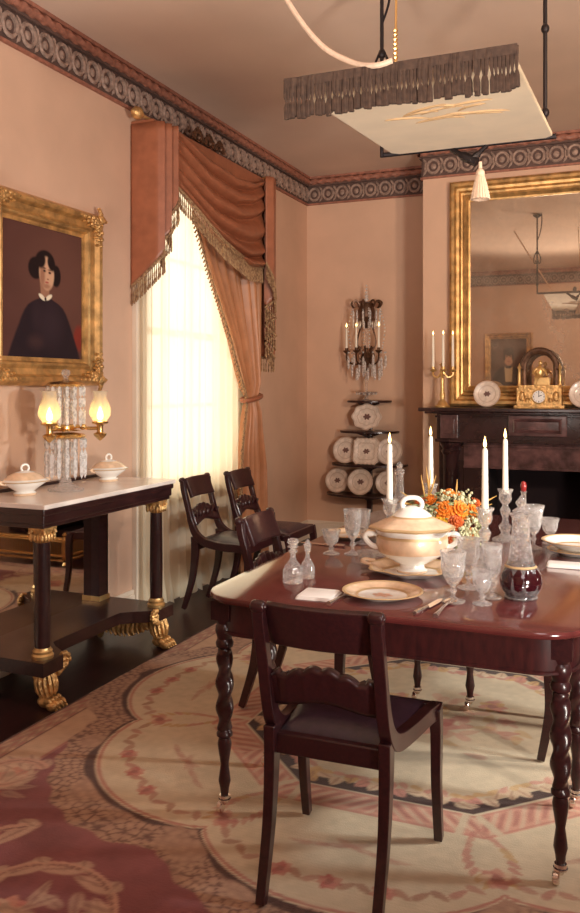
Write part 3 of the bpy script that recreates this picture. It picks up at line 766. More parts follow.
for (zt,rr,n,rows) in ((.265,.096,15,((.055,.017),(.15,.018))),(.525,.090,15,((.055,.016),(.055,.017),(.095,.017))),(.515,.045,8,((.06,.014),(.10,.015))),(.25,.050,8,((.09,.015),(.09,.014)))):
    m=MB()
    for k in range(n):
        a=2*PI*k/n; z=zt
        for (L,r) in rows:
            prism_drop(m,rr*math.cos(a),rr*math.sin(a),z,L,r*.72); z-=L*1.0
        pass
    tag(m.build('crystal_curtain','drops',lu),kind='stuff')
m=MB(); m.lathe([(.012,.545),(.02,.55),(.010,.560),(.016,.575),(.024,.590),(.018,.604),(.0,.610)],n=8); m.build('finial','crystal',lu)
arms=((RT[0]*.172,RT[1]*.172),(-FW[0]*.165-RT[0]*.035,-FW[1]*.165-RT[1]*.035))
for (ax,ay) in arms:
    m=MB(); m.tube(smooth_pts([(0,0,.318),(ax*.35,ay*.35,.322),(ax*.7,ay*.7,.312),(ax,ay,.315)],5),[.013]*5+[.009]*10+[.013],8)
    m.ell((ax*.5,ay*.5,.32),(.018,.018,.016),8,6)
    m.lathe([(.0,.250),(.010,.256),(.030,.275),(.033,.286),(.016,.294),(.015,.318),(.018,.330),(.040,.338),(.042,.345),(.024,.350)],(ax,ay,0),16); ar=m.build('arm','brass',lu)
    m=MB(); m.lathe([(.032,.350),(.050,.375),(.054,.395),(.046,.430),(.030,.465),(.034,.490),(.038,.500)],(ax,ay,0),20,caps=False); m.build('shade','shade',ar,solid=.0015)
    m=MB(); m.lathe([(.0,.352),(.012,.360),(.016,.378),(.010,.400),(.0,.425)],(ax,ay,0),10); m.build('flame','lampflame',ar)

# covered vegetable dishes
def covered_dish(label,loc,rz):
    t=thing('covered_dish',label,'dish',loc,rz,'covered dishes on the marble table')
    m=MB(); m.lathe([(.055,0),(.058,.012),(.045,.020),(.075,.040),(.102,.058),(.104,.064),(.098,.064)],n=28,mi=[1,0,0,0,0,0],sy=.78); m.build('bowl',['china','peach'],t)
    m=MB(); m.lathe([(.116,.066),(.118,.070),(.100,.078),(.080,.096),(.050,.110),(.018,.118),(.010,.120)],n=28,mi=[2,0,1,1,0,0],sy=.78,mod=lambda a,z:1+.03*math.cos(8*a)*(1 if z<.08 else 0)); l=m.build('lid',['china','peach','rim'],t)
    m=MB(); m.tube([(.020*math.cos(a),0,.130+.018*math.sin(a)) for a in [2*PI*k/12 for k in range(12)]],.006,6,closed=True); m.build('knob','china',l)
    for s in (-1,1):
        m=MB(); m.tube(smooth_pts([(s*.095,0,.055),(s*.122,.0,.062),(s*.126,0,.070),(s*.108,0,.070)],4),.006,6); m.build('handle','peach',t)
    return t
cd=covered_dish('peach and white covered dish at the near end of the marble table',(-2.735,3.235,.9255),1.2)
dup(cd,(-2.715,3.895,.9255),1.35,'peach and white covered dish at the far end of the marble table')
# ------------------------------------------------------------------ things on the dining table
Z=TZ+.0005
def plate(label,loc,r=.132,group=None,rot=None,name='dinner_plate',mats=('china','peach','rim','motif'),cat='plate',depth=.022,lobes=0,motif=True,sy=1.,square=0):
    t=thing(name,label,cat,loc,0,group)
    if rot: t.rotation_euler=rot
    def mod(a,z):
        q=1.
        if lobes: q*=1+.055*math.cos(lobes*a)
        if square: q*=min(1.28,1/max(abs(math.cos(a)),abs(math.sin(a))))*(1+.035*math.cos(20*a))
        return q
    k=r
    m=MB(); m.lathe([(k*.55,0),(k*.58,.003),(k*.62,.006),(k*.98,depth-.002),(k,depth),(k*.97,depth+.002),(k*.90,depth-.001),(k*.66,.010),(k*.60,.006),(k*.25,.005),(0,.005)],n=40,mi=[0,0,0,2,2,2,1,2,0,0],mod=mod if (lobes or square) else None,sy=sy)
    m.build('dish',[mats[0],mats[1],mats[2]],t)
    if motif:
        m=MB(); 
        for j in range(6):
            a=2*PI*j/6; m.ell((k*.14*math.cos(a),k*.10*math.sin(a),.0055),(k*.13,k*.08,.0012),8,4,R=Matrix.Rotation(a,3,'Z'))
        m.ell((0,0,.006),(k*.12,k*.10,.0014),10,4); m.build('painted_flower',mats[3],t)
    return t
M['softmotif']=mat('faded_flower',(.62,.36,.26),.4)
G1='place settings on the dining table'
plate('peach rimmed dinner plate at the near edge of the table, behind the foreground chair',(-.788,2.675,Z),.134,mats=('china','peach','rim','softmotif'))
plate('peach rimmed plate on the left far side of the table, behind the goblets',(-1.225,3.66,Z),.130,mats=('china','peach','rim','softmotif'))
# right hand stack: soup plate on a dinner plate
plate('lower white dinner plate of the stack at the right edge of the picture',(-.245,3.655,Z),.120,mats=('china','china','rim','softmotif'),motif=False)
plate('white soup plate stacked on a dinner plate at the right edge of the picture',(-.245,3.655,Z+.0245),.142,mats=('china','china','rim','softmotif'),name='soup_plate',depth=.034,motif=False)
def napkin(label,loc,rz,w,h):
    m=MB()
    for k in range(3):
        z=.0035*k; d=.002*k; rounded_slab(m,w/2-d,h/2-d*1.5,.006,z,z+.0033,.0012)
    o=m.build('napkin','linen'); o.location=loc; o.rotation_euler=(0,0,rz); return tag(o,label,'napkin')
napkin('folded white napkin on the near left corner of the table, left of the dinner plate',(-.985,2.60,Z),.06,.125,.135)
napkin('long folded white napkin at the right edge, in front of the stacked white plates',(-.235,3.40,Z),.05,.21,.10)
def knife(label,loc,rz,mats=('silver','linen')):
    t=thing('table_knife',label,'knife',loc,rz,'cutlery on the dining table')
    m=MB(); p=[(-.010,.0),(.010,.0),(.011,.07),(.006,.115),(-.002,.128),(-.010,.110)]; m.prism([(x,y) for x,y in p],.003,.0045); m.build('blade','silver',t)
    m=MB(); m.tube([(0,.005,.006),(0,-.03,.0065),(0,-.085,.007),(0,-.095,.007)],[.005,.0062,.0082,.006],8); m.build('handle','silver',t)
    return t
knife('silver knife on the near edge of the table, right of the dinner plate',(-.617,2.585,Z),-.17)
def spoon(label,loc,rz):
    t=thing('table_spoon',label,'spoon',loc,rz,'cutlery on the dining table')
    m=MB(); m.ell((0,.085,.008),(.021,.034,.006),12,6); m.build('bowl','silver',t)
    m=MB(); m.tube([(0,.055,.007),(0,.0,.010),(0,-.06,.007),(0,-.10,.005)],[.0035,.004,.006,.009],8); m.build('handle','silver',t)
    return t
spoon('silver spoon on the near edge of the table, second right of the dinner plate',(-.566,2.59,Z),-.03)
def fork(label,loc,rz):
    t=thing('table_fork',label,'fork',loc,rz,'cutlery on the dining table')
    m=MB()
    for k in range(4): m.tube([(-.0105+.007*k,.045,.006),(-.0105+.007*k,.10,.004)],.0018,5)
    m.box((-.0125,.03,.005),(.0125,.047,.0075)); m.build('tines','silver',t)
    m=MB(); m.tube([(0,.035,.006),(0,-.02,.009),(0,-.07,.006),(0,-.10,.005)],[.003,.0035,.006,.009],8); m.build('handle','silver',t)
    return t
fork('silver fork between the folded napkin and the near dinner plate',(-.902,2.60,Z),-.12)
knife('silver knife lying at the left far side of the table, near the two small decanters',(-1.27,3.435,Z),1.45)

# cut glass
def goblet(label,loc,h,r,group='cut glass goblets on the dining table',name='goblet',cat='glass',flare=1.):
    t=thing(name,label,cat,loc,random.uniform(0,6),group)
    m=MB(); m.lathe([(r*.92,0),(r*.95,.003),(r*.5,.009),(.007,.016),(.006,h*.16),(.013,h*.22),(.007,h*.28),(.010,h*.33)],n=24); m.build('foot','crystal',t)
    m=MB(); m.lathe([(.008,h*.32),(r*.45,h*.37),(r*.74,h*.50),(r*.90,h*.66),(r*.92,h*.80),(r*.96*flare,h*.92),(r*1.02*flare,h),(r*.96*flare,h),(r*.85,h*.80),(r*.83,h*.66),(r*.66,h*.51),(.0,h*.40)],n=24,mod=lambda a,z:1+.025*math.cos(12*a)*(1 if h*.38<z<h*.75 else 0)); m.build('bowl','crystal',t)
    return t
goblet('large cut glass goblet near the front of the table, at the tip of the spoon',(-.560,2.70,Z),.163,.042)
goblet('cut glass goblet standing just behind the large one, right of the soup tureen',(-.548,2.90,Z),.172,.041)
goblet('small cut glass wine glass nearest the front, left of the wine decanter',(-.468,2.705,Z),.106,.033,name='wine_glass')
goblet('slim cut glass goblet behind the small wine glass, left of the wine decanter',(-.452,2.80,Z),.176,.034)
goblet('small cut glass wine glass leftmost at the left far setting',(-1.185,3.275,Z),.100,.036,name='wine_glass',flare=1.12)
goblet('tall cut glass goblet at the left far setting, in front of the peach rimmed plate',(-1.10,3.30,Z),.186,.038)
goblet('cut glass goblet half hidden behind the tall one at the left far setting',(-1.135,3.54,Z),.150,.038)
goblet('tall cut glass goblet behind the wine decanter, with a wide rim',(-.425,3.72,Z),.185,.040,flare=1.1)
goblet('small cut glass wine glass beside the stacked white plates at the right edge',(-.372,3.86,Z),.112,.037,name='wine_glass',flare=1.1)
def salt(label,loc):
    t=thing('salt_cellar',label,'glass dish',loc)
    m=MB(); m.lathe([(.030,0),(.034,.004),(.014,.014),(.016,.022),(.036,.030),(.044,.05),(.040,.05),(.030,.034),(0,.028)],n=16,mod=lambda a,z:1+.05*math.cos(8*a)); m.build('bowl','crystal',t)
salt('low cut glass salt cellar left of the soup tureen',(-.985,3.14,Z))
def carafe(label,loc,h,r,stop):
    t=thing('cruet_bottle',label,'cruet',loc,0,'small stoppered bottles on the table')
    m=MB(); m.lathe([(r*.9,0),(r,.006),(r,h*.26),(r*.82,h*.36),(r*.36,h*.50),(r*.26,h*.58),(r*.28,h*.66),(r*.46,h*.70),(r*.44,h*.72),(.0,h*.72)],n=16,mod=lambda a,z:1+.03*math.cos(8*a)); m.build('bottle','crystal',t)
    m=MB()
    if stop=='ball': m.lathe([(.007,h*.70),(.009,h*.76),(.022,h*.80),(.014,h*.85),(.022,h*.90),(.018,h*.97),(.0,h)],n=10)
    else: m.lathe([(.008,h*.70),(.012,h*.74),(.015,h*.85),(.006,h*.96),(.0,h)],n=6)
    m.build('stopper','crystal' if stop!='ball' else 'crystal',t)
carafe('round cut glass bottle with a ball stopper on the near left of the table',(-1.137,2.745,Z),.158,.037,'ball')
carafe('slender cut glass bottle with a pointed stopper on the near left of the table',(-1.115,2.83,Z),.142,.027,'spire')
def decanter(label,loc,h,r,wine,group='decanters on the dining table'):
    t=thing('decanter',label,'decanter',loc,0,group)
    m=MB(); m.lathe([(r*.72,0),(r*.80,.004),(r*.74,.010),(r*.95,.035),(r,.055),(r*.93,.080),(r*.72,h*.31),(r*.60,h*.36),(r*.48,h*.52),(r*.40,h*.70),(r*.42,h*.78),(r*.56,h*.815),(r*.50,h*.825),(.0,h*.825)],n=24,mod=lambda a,z:1+.02*math.cos(10*a)*(1 if z>h*.36 else .6)); b=m.build('bottle','crystal',t)
    m=MB(); m.lathe([(r*.70,.006),(r*.72,.012),(r*.955,.036),(r*1.006,.055),(r*.94,.080),(r*.73,h*.305),(.0,h*.305)],n=24); m.build('wine','wine' if wine else 'crystal',t)
    if wine:
        m=MB(); m.lathe([(r*.745,h*.302),(r*.775,h*.31),(r*.70,h*.325)],n=24,caps=False); m.build('collar','rim',t)
    m=MB(); m.lathe([(.010,h*.80),(.014,h*.83),(.028,h*.845),(.024,h*.86),(.010,h*.885),(.017,h*.92),(.016,h*.94),(.007,h*.97),(.0,h)],n=10); m.build('stopper','crystal',t)
decanter('cut glass decanter of dark red wine at the near right of the table',(-.365,2.835,Z),.335,.068,True)
decanter('tall cut glass decanter at the far left of the table, behind the soup tureen',(-1.13,4.14,Z),.315,.048,False)
cr=thing('cruet_bottle','slim clear bottle with a ruby stopper behind the wine decanter','cruet',(-.50,3.98,Z))
m=MB(); m.lathe([(.028,0),(.030,.01),(.030,.10),(.014,.14),(.011,.20),(.016,.21),(.0,.21)],n=14); m.build('bottle','crystal',cr)
m=MB(); m.lathe([(.008,.208),(.012,.215),(.015,.235),(.010,.252),(.0,.258)],n=10); m.build('stopper','ruby',cr)

# candlesticks and candles
def candlestick(label,loc,lit):
    t=thing('candlestick','','candlestick',loc,0,'cut glass candlesticks on the dining table'); t['label']=label
    m=MB(); m.lathe([(.056,0),(.058,.004),(.050,.012),(.026,.022),(.018,.034),(.026,.052),(.028,.066),(.016,.080),(.012,.10),(.018,.118),(.024,.135),(.014,.152),(.012,.162),(.022,.172),(.028,.190),(.026,.212),(.034,.226),(.035,.231),(.026,.231),(.018,.215),(.0,.212)],n=16,mod=lambda a,z:1+.03*math.cos(8*a)); m.build('stem','crystal',t)
    c=thing('taper_candle',lit,'candle',(loc[0],loc[1],loc[2]+.2125),0,'lit candles on the dining table')
    m=MB(); m.lathe([(.0135,0),(.0135,.02),(.0105,.235),(.007,.244),(.0,.245)],n=14); m.build('wax','wax',c)
    m=MB(); m.lathe([(.0,.246),(.0050,.252),(.0066,.261),(.0038,.277),(.0,.292)],n=10); m.build('flame','flame',c)
candlestick('cut glass candlestick half hidden behind the soup tureen, leftmost on the table',(-.955,3.345,Z),'white lit candle leftmost on the table, rising behind the soup tureen')
candlestick('cut glass candlestick hidden behind the flower arrangement',(-.925,3.945,Z),'white lit candle rising behind the flower arrangement, in front of the mantel')
candlestick('cut glass candlestick standing right in front of the flowers',(-.550,3.24,Z),'white lit candle in front of the flowers, left of the tallest one')
candlestick('cut glass candlestick on a wide foot, right of the flowers',(-.565,3.86,Z),'white lit candle right of the flowers, before the mantel panel')

# soup tureen on its stand
pl=plate('scalloped peach tureen stand under the soup tureen',(-.785,3.04,Z),.165,name='tureen_stand',mats=('china','peach','rim','softmotif'),lobes=8,motif=False,depth=.030,cat='plate')
for s in (-1,1):
    m=MB(); m.tube(smooth_pts([(s*.150,-.035,.030),(s*.185,-.02,.036),(s*.185,.02,.036),(s*.150,.035,.030)],4),.007,6); m.build('handle','peach',pl)
tu=thing('soup_tureen','peach and white footed soup tureen with lid in the middle of the table','tureen',(-.785,3.05,Z+.0065),YAW*0.9)
m=MB(); m.lathe([(.056,0),(.058,.008),(.046,.016),(.044,.028),(.060,.036),(.100,.058),(.122,.074),(.132,.100),(.131,.128),(.126,.138),(.132,.146),(.132,.160)],n=40,mi=[1,0,0,0,0,0,1,1,2,0,0],sy=.84,mod=lambda a,z:1+.015*math.cos(8*a)*(1 if z>.06 else 0)); m.build('bowl',['china','peach','rim'],tu)
m=MB(); m.lathe([(.130,.1605),(.152,.160),(.156,.166),(.148,.172),(.112,.188),(.078,.202),(.074,.208),(.056,.224),(.030,.238),(.012,.244)],n=40,mi=[0,2,2,1,1,2,0,0,0],sy=.84,mod=lambda a,z:1+.035*math.cos(8*a)*(1 if z<.175 else 0)); l=m.build('lid',['china','peach','rim'],tu)
m=MB(); m.tube(smooth_pts([(-.034,0,.236),(-.036,0,.256),(-.018,0,.272),(.018,0,.272),(.036,0,.256),(.034,0,.236)],5),.009,8); m.build('knob','china',l)
for s in (-1,1):
    m=MB(); m.tube(smooth_pts([(s*.126,0,.090),(s*.150,0,.098),(s*.172,0,.122),(s*.165,0,.140),(s*.144,0,.140),(s*.128,0,.135)],5),[.010]*12+[.008]*14,8); m.ell((s*.156,0,.138),(.018,.013,.010),8,6); m.build('handle','china',tu)

# flower arrangement
fl=thing('flower_arrangement','bowl of orange and yellow flowers with pale seed heads on the table','flowers',(-.785,3.60,Z))
m=MB(); m.lathe([(.055,0),(.06,.006),(.03,.018),(.05,.035),(.10,.055),(.115,.075),(.10,.070),(.0,.06)],n=28); m.build('bowl','bronze',fl)
def bloom(c,d,r,mt):
    m=MB(); D=Vector(d).normalized(); R=D.to_track_quat('Z','Y').to_matrix()
    for ring,(n,rr,zz,tilt) in enumerate(((11,.80,.0,.25),(10,.58,.22,.55),(8,.36,.40,.9),(5,.16,.5,1.25))):
        for k in range(n):
            a=2*PI*k/n+ring*.3; P=R@Vector((rr*r*math.cos(a),rr*r*math.sin(a),zz*r))
            Rp=R@Matrix.Rotation(a,3,'Z')@Matrix.Rotation(-tilt,3,'Y')
            m.ell((c[0]+P.x,c[1]+P.y,c[2]+P.z),(r*.34,r*.26,r*.10),7,5,R=Rp)
    P=R@Vector((0,0,r*.1)); m.ell((c[0]+P.x,c[1]+P.y,c[2]+P.z),r*.55,8,6)
    return m.build('bloom',mt,fl)
# right, toward viewer, up offsets from the bowl centre
def rel(rx,fy,z): return (RT[0]*rx-FW[0]*fy, RT[1]*rx-FW[1]*fy, z)
BL=[(-.145,.02,.150,.030,'yellow'),(-.105,.03,.188,.034,'rust'),(-.065,.04,.205,.030,'orange'),(-.12,.07,.120,.030,'orange'),(-.02,.105,.175,.042,'orange'),(.045,.105,.172,.044,'orange'),
    (-.040,.125,.118,.036,'yellow'),(.025,.130,.128,.034,'rust'),(.105,.08,.165,.034,'orange'),(.13,.02,.19,.028,'rust'),(.095,.12,.065,.036,'orange'),(-.015,.15,.065,.030,'rust'),(.150,.06,.115,.030,'yellow'),(.02,.02,.23,.030,'orange'),(.07,-.06,.20,.034,'orange'),(-.06,-.08,.19,.034,'yellow'),(.0,-.12,.13,.034,'rust'),(.13,-.08,.12,.03,'orange'),(-.13,-.06,.12,.03,'orange')]
for a,b,c,r,mt in BL: bloom(rel(a,b,c),(rel(a,b,0)[0]*6,rel(a,b,0)[1]*6,c*2.5),r,mt)
rnd=random.Random(3)
m=MB()
for k in range(260):
    a=rnd.uniform(-.165,.17); b=rnd.uniform(-.14,.14); z=.06+.15*math.sqrt(max(0,1-(a/.2)**2-(b/.18)**2))+rnd.uniform(-.03,.025); p=rel(a,b,z)
    R=Matrix.Rotation(rnd.uniform(0,6),3,'Z')@Matrix.Rotation(rnd.uniform(-1,1),3,'X'); m.ell(p,(.018,.008,.003),6,4,R=R)
tag(m.build('foliage','leaf',fl),kind='stuff')
m=MB()
for (ca,cb,cz,s) in ((.0,.06,.215,.05),(.07,.06,.215,.045),(-.06,.09,.165,.035),(.09,.125,.115,.045),(.06,.15,.085,.04),(.14,.1,.13,.04),(.12,.13,.07,.035),(.03,.15,.05,.03)):
    for k in range(55):
        p=rel(ca+rnd.gauss(0,.4)*s,cb+rnd.gauss(0,.4)*s,cz+rnd.gauss(0,.38)*s); m.ell(p,rnd.uniform(.004,.008),5,4)
tag(m.build('seed_heads','paleleaf',fl),kind='stuff')
m=MB()
for (a,b,z,ta,tb,tz_) in ((-.06,.0,.20,-.075,-.02,.345),(-.07,.0,.20,-.055,-.02,.33),(-.08,.0,.19,-.10,.0,.31),(-.07,.0,.20,-.035,0,.31),(-.10,.0,.18,-.19,.0,.24),(-.10,.0,.17,-.20,.02,.20),(.12,.02,.17,.22,.03,.225),(.12,.02,.16,.20,.03,.19),(.05,0,.2,.06,-.02,.29)):
    p0,p1=rel(a,b,z),rel(ta,tb,tz_); m.tube([p0,tuple(lerp(p0[i],p1[i],.6) for i in range(3)),p1],[.0025,.004,.001],5)
m.build('wheat_ears','wheat',fl)

# ------------------------------------------------------------------ whatnot of shelves on the back wall
WX,WYB=-2.312,YB
wn=thing('whatnot_shelf','dark wood whatnot with four graduated shelves against the back wall','shelf',(WX,WYB,0))
m=MB(); m.box((-.022,-.06,0),(.022,-.018,.447)); m.box((-.022,-.06,.462),(.022,-.018,.722)); m.box((-.022,-.06,.746),(.022,-.018,1.026)); m.box((-.022,-.06,1.048),(.022,-.018,1.304)); m.box((-.10,-.26,0),(.10,-.02,.05))
m.build('post','rosewood',wn,bevel=.003)
SH=[(.462,.405,.27),(.738,.355,.25),(1.040,.275,.22),(1.318,.205,.20)]
for z,hw,dp in SH:
    pl_=[(-hw,-.012),(-hw,-.03)]+[(-hw*math.cos(PI*k/24),-.03-dp*math.sin(PI*k/24)**.8) for k in range(1,24)]+[(hw,-.03),(hw,-.012)]
    m=MB(); m.prism(pl_,z-.020,z); m.build('shelf','rosewood',wn,bevel=.004)
    m=MB()
    for s in (-1,1): m.tube(smooth_pts([(s*.0,-.05,z-.075),(s*.04,-.06,z-.045),(s*.10,-.07,z-.024)],4),.010,6)
    m.build('bracket','rosewood',wn)
G2='faded china plates displayed on the whatnot'
tilt=math.radians(78)
def leaner(label,px,z,r,y=-.16,name='display_plate',**k):
    # a plate standing on its rim and leaning back; plate axis points to the room
    h=r*k.pop('hk',1.0)
    c=(px, WYB+y, z+h*math.sin(tilt)+.001)
    return plate(label,c,r,group=G2,rot=(tilt,0,k.pop('rz',0.)),name=name,mats=('chinagrey','chinagrey','softrim','motif'),depth=.018,**k)
leaner('lobed oval dish on the second shelf of the whatnot from the top',WX+.01,1.040,.140,y=-.15,lobes=8,sy=.86,hk=.935)
leaner('round plate left of the square dish on the third whatnot shelf',WX-.20,.738,.122,y=-.13)
leaner('square dish with scalloped edge in the middle of the third whatnot shelf',WX+.02,.738,.120,y=-.20,square=1,hk=1.02,rz=0.)
leaner('round plate right of the square dish on the third whatnot shelf',WX+.215,.738,.122,y=-.13)
leaner('round plate leftmost on the lowest visible whatnot shelf',WX-.285,.462,.115,y=-.12)
leaner('round plate in the middle of the lowest visible whatnot shelf',WX-.035,.462,.120,y=-.20)
leaner('round plate rightmost on the lowest whatnot shelf, behind the lit candle',WX+.20,.462,.112,y=-.13)
# girandole on the top shelf
gd=thing('girandole','bronze girandole with three lit candles and crystal drops on top of the whatnot','candelabrum',(WX,WYB-.135,1.3185))
m=MB(); m.lathe([(.045,0),(.05,.006),(.02,.015),(.016,.035)],n=14); m.lathe([(.03,.045),(.09,.062),(.105,.078),(.08,.072),(.02,.055)],n=20); m.lathe([(.016,.03),(.012,.05),(.012,.16),(.02,.19),(.012,.22),(.012,.66),(.02,.70)],n=10); m.build('stem','crystal',gd)
m=MB(Matrix.Translation((0,0,.08))); m.lathe([(.008,.19),(.022,.215),(.016,.24),(.040,.275),(.055,.31),(.045,.34),(.020,.36),(.014,.40)],n=14)
for k in range(7):
    a=2*PI*k/7+.3; m.tube(smooth_pts([(.03*math.cos(a),.03*math.sin(a),.27),(.07*math.cos(a),.07*math.sin(a),.32),(.05*math.cos(a),.05*math.sin(a),.38),(.075*math.cos(a),.075*math.sin(a),.41)],4),.009,5)
for s in (-1,1): m.tube(smooth_pts([(s*.02,0,.34),(s*.085,0,.42),(s*.075,0,.53),(s*.02,0,.66)],5),.008,5)
m.build('leaf_cluster','bronze',gd)
m=MB(); m.lathe([(.02,.66),(.035,.70),(.085,.735),(.07,.76),(.080,.82),(.06,.885),(.02,.90)],n=12)
for k in range(8):
    a=2*PI*k/8; m.tube(smooth_pts([(.05*math.cos(a),.05*math.sin(a),.84),(.10*math.cos(a),.09*math.sin(a),.905),(.145*math.cos(a),.11*math.sin(a),.885),(.12*math.cos(a),.10*math.sin(a),.845)],4),.010,5)
m.build('crown','bronze',gd)
m=MB()
for k in range(12):
    a=2*PI*k/12
    prism_drop(m,.125*math.cos(a),.105*math.sin(a),.83,.17,.010); prism_drop(m,.075*math.cos(a),.07*math.sin(a),.72,.07,.007)
    m.ell((.09*math.cos(a),.09*math.sin(a),.06),.009,6,4)
for k in range(5): m.ell((0,0,.92+.032*k),.020-.003*k,8,6)
for k in range(22):
    a=2*PI*k/22; r=.08+.06*(k%2); prism_drop(m,r*math.cos(a),r*.8*math.sin(a),.30+.03*(k%3),.12,.011)
for k in range(16):
    a=2*PI*k/16; sw_=smooth_pts([(.13*math.cos(a),.10*math.sin(a),.83),(.17*math.cos(a),.13*math.sin(a),.66),(.15*math.cos(a),.11*math.sin(a),.48)],6)
    if k%4==1: 
        for p in sw_: m.ell(tuple(p),.008,5,4)
for k in range(12):
    a=2*PI*k/12; prism_drop(m,.18*math.cos(a),.10*math.sin(a),.42-.02*(k%2),.12,.012); m.ell((.18*math.cos(a),.10*math.sin(a),.435),.010,6,4)
tag(m.build('crystal_drops','drops',gd),kind='stuff')
for (ax,ay) in ((-.185,-.02),(-.070,-.085),(.125,-.03)):
    TU=Matrix.Translation((0,0,.08)); m=MB(TU); m.tube(smooth_pts([(0,0,.30),(ax*.5,ay*.5,.25),(ax*.95,ay*.95,.28),(ax,ay,.36)],5),.009,6); m.lathe([(.010,.35),(.030,.365),(.034,.375),(.014,.380),(.016,.40),(.0,.40)],(ax,ay,0),12); ar=m.build('arm','bronze',gd)
    m=MB(TU); m.lathe([(.011,.40),(.009,.585),(.0,.59)],(ax,ay,0),10); m.build('candle','wax',ar)
    m=MB(TU); m.lathe([(.0,.59),(.0075,.603),(.0,.632)],(ax,ay,0),8); m.build('flame','flame',ar)

# ------------------------------------------------------------------ on the mantel shelf
MZ=1.2805
ca=thing('candelabrum','gilded candelabrum with three lit candles at the left end of the mantel','candelabrum',(-1.475,6.70,MZ))
m=MB(); m.lathe([(.06,0),(.062,.012),(.045,.02),(.030,.045),(.018,.06),(.024,.10),(.015,.13),(.015,.26),(.024,.29),(.012,.33),(.03,.345),(.0,.36)],n=16); m.build('stem','giltp',ca)
for k,(ax,ay) in enumerate(((-.075,0),(.02,-.06),(.080,.02))):
    m=MB(); m.tube(smooth_pts([(0,0,.30),(ax*.5,ay*.5,.24),(ax,ay,.26),(ax,ay,.29)],4),.009,6); m.lathe([(.008,.28),(.026,.292),(.03,.30),(.013,.305),(.014,.325),(.0,.325)],(ax,ay,0),12); ar=m.build('arm','giltp',ca)
    m=MB(); m.lathe([(.0115,.325),(.009,.575),(.0,.58)],(ax,ay,0),10); m.build('candle','wax',ar)
    m=MB(); m.lathe([(.0,.58),(.0065,.592),(.0,.615)],(ax,ay,0),8); m.build('flame','flame',ar)
def mplate(label,x):
    plate(label,(x,6.73,MZ+.108*math.sin(tilt)),.106,group='faded china plates displayed on the mantel',rot=(tilt,0,0),name='display_plate',mats=('chinagrey','chinagrey','softrim','motif'),depth=.016)
mplate('round china plate standing on the mantel, left of the gilded clock',-1.125)
mplate('round china plate standing on the mantel, right of the gilded clock at the picture edge',-.405)
ck=thing('mantel_clock','gilded mantel clock with white dial, seated figure and dark arch above','clock',(-.722,6.715,MZ))
m=MB(); m.box((-.185,-.075,0),(.185,.075,.022)); m.box((-.165,-.068,.022),(.165,.068,.155)); m.box((-.150,-.06,.155),(.150,.06,.175))
for s in (-1,1): m.ell((s*.125,-.068,.09),(.025,.010,.04),10,6); m.ell((s*.085,-.068,.06),(.02,.008,.018),8,6)
m.build('base','gilt',ck,bevel=.006)
m=MB(); m.lathe([(.056,0),(.056,.006),(.048,.010),(.046,.004)],(0,-.068,.088),24,R=Matrix.Rotation(PI/2,3,'X'),caps=False); m.build('bezel','giltp',ck)
m=MB(); m.lathe([(.048,0),(.048,.004),(0,.005)],(0,-.068,.088),24,R=Matrix.Rotation(PI/2,3,'X')); d=m.build('dial','dial',ck)
m=MB(); m.bar([(0,-.0745,.088),(.0,-.0745,.122)],.004,.002,(1,0,0)); m.bar([(-.004,-.0745,.088),(.022,-.0745,.100)],.002,.005,(0,1,0))
for k in range(12):
    a=2*PI*k/12; m.ell((.038*math.sin(a),-.0735,.088+.038*math.cos(a)),(.003,.001,.003 if k%3 else .007),6,4)
m.build('hands','iron',d)
m=MB()
arch=[(-.118,0,.175),(-.118,0,.30)]+[(-.118*math.cos(PI*k/14),0,.31+.125*math.sin(PI*k/14)) for k in range(15)]+[(.118,0,.30),(.118,0,.175)]
m.tube(arch,.020,8)
for k in range(26):
    a=PI*k/25; m.ell((-.128*math.cos(a),.0,.31+.138*math.sin(a)),(.022,.03,.022),6,5)
m.build('arch','bronze',ck)
for s in (-1,1):
    m=MB(); m.lathe([(.016,.175),(.012,.19),(.010,.30),(.016,.31),(.006,.33),(.0,.35)],(s*.150,-.02,0),10); m.build('column','giltp',ck)
m=MB(); m.box((-.03,-.045,.175),(.075,.03,.235)); m.build('pedestal','giltp',ck,bevel=.004)
m=MB(); m.ell((.0,-.01,.275),(.034,.028,.050),12,8); m.ell((.006,-.014,.345),(.017,.018,.022),10,8); m.tube(smooth_pts([(-.02,-.02,.305),(-.045,-.035,.27),(-.02,-.05,.245)],4),[.012]*5+[.007]*4,6); m.tube(smooth_pts([(.02,-.02,.305),(.045,-.03,.28),(.06,-.04,.25)],4),[.012]*5+[.007]*4,6); m.tube(smooth_pts([(-.01,-.03,.245),(-.02,-.06,.225),(-.03,-.06,.18)],4),[.018]*5+[.010]*4,6); m.tube([(.0,-.0,.315),(.004,-.008,.335)],.010,6); m.build('figure','giltp',ck)
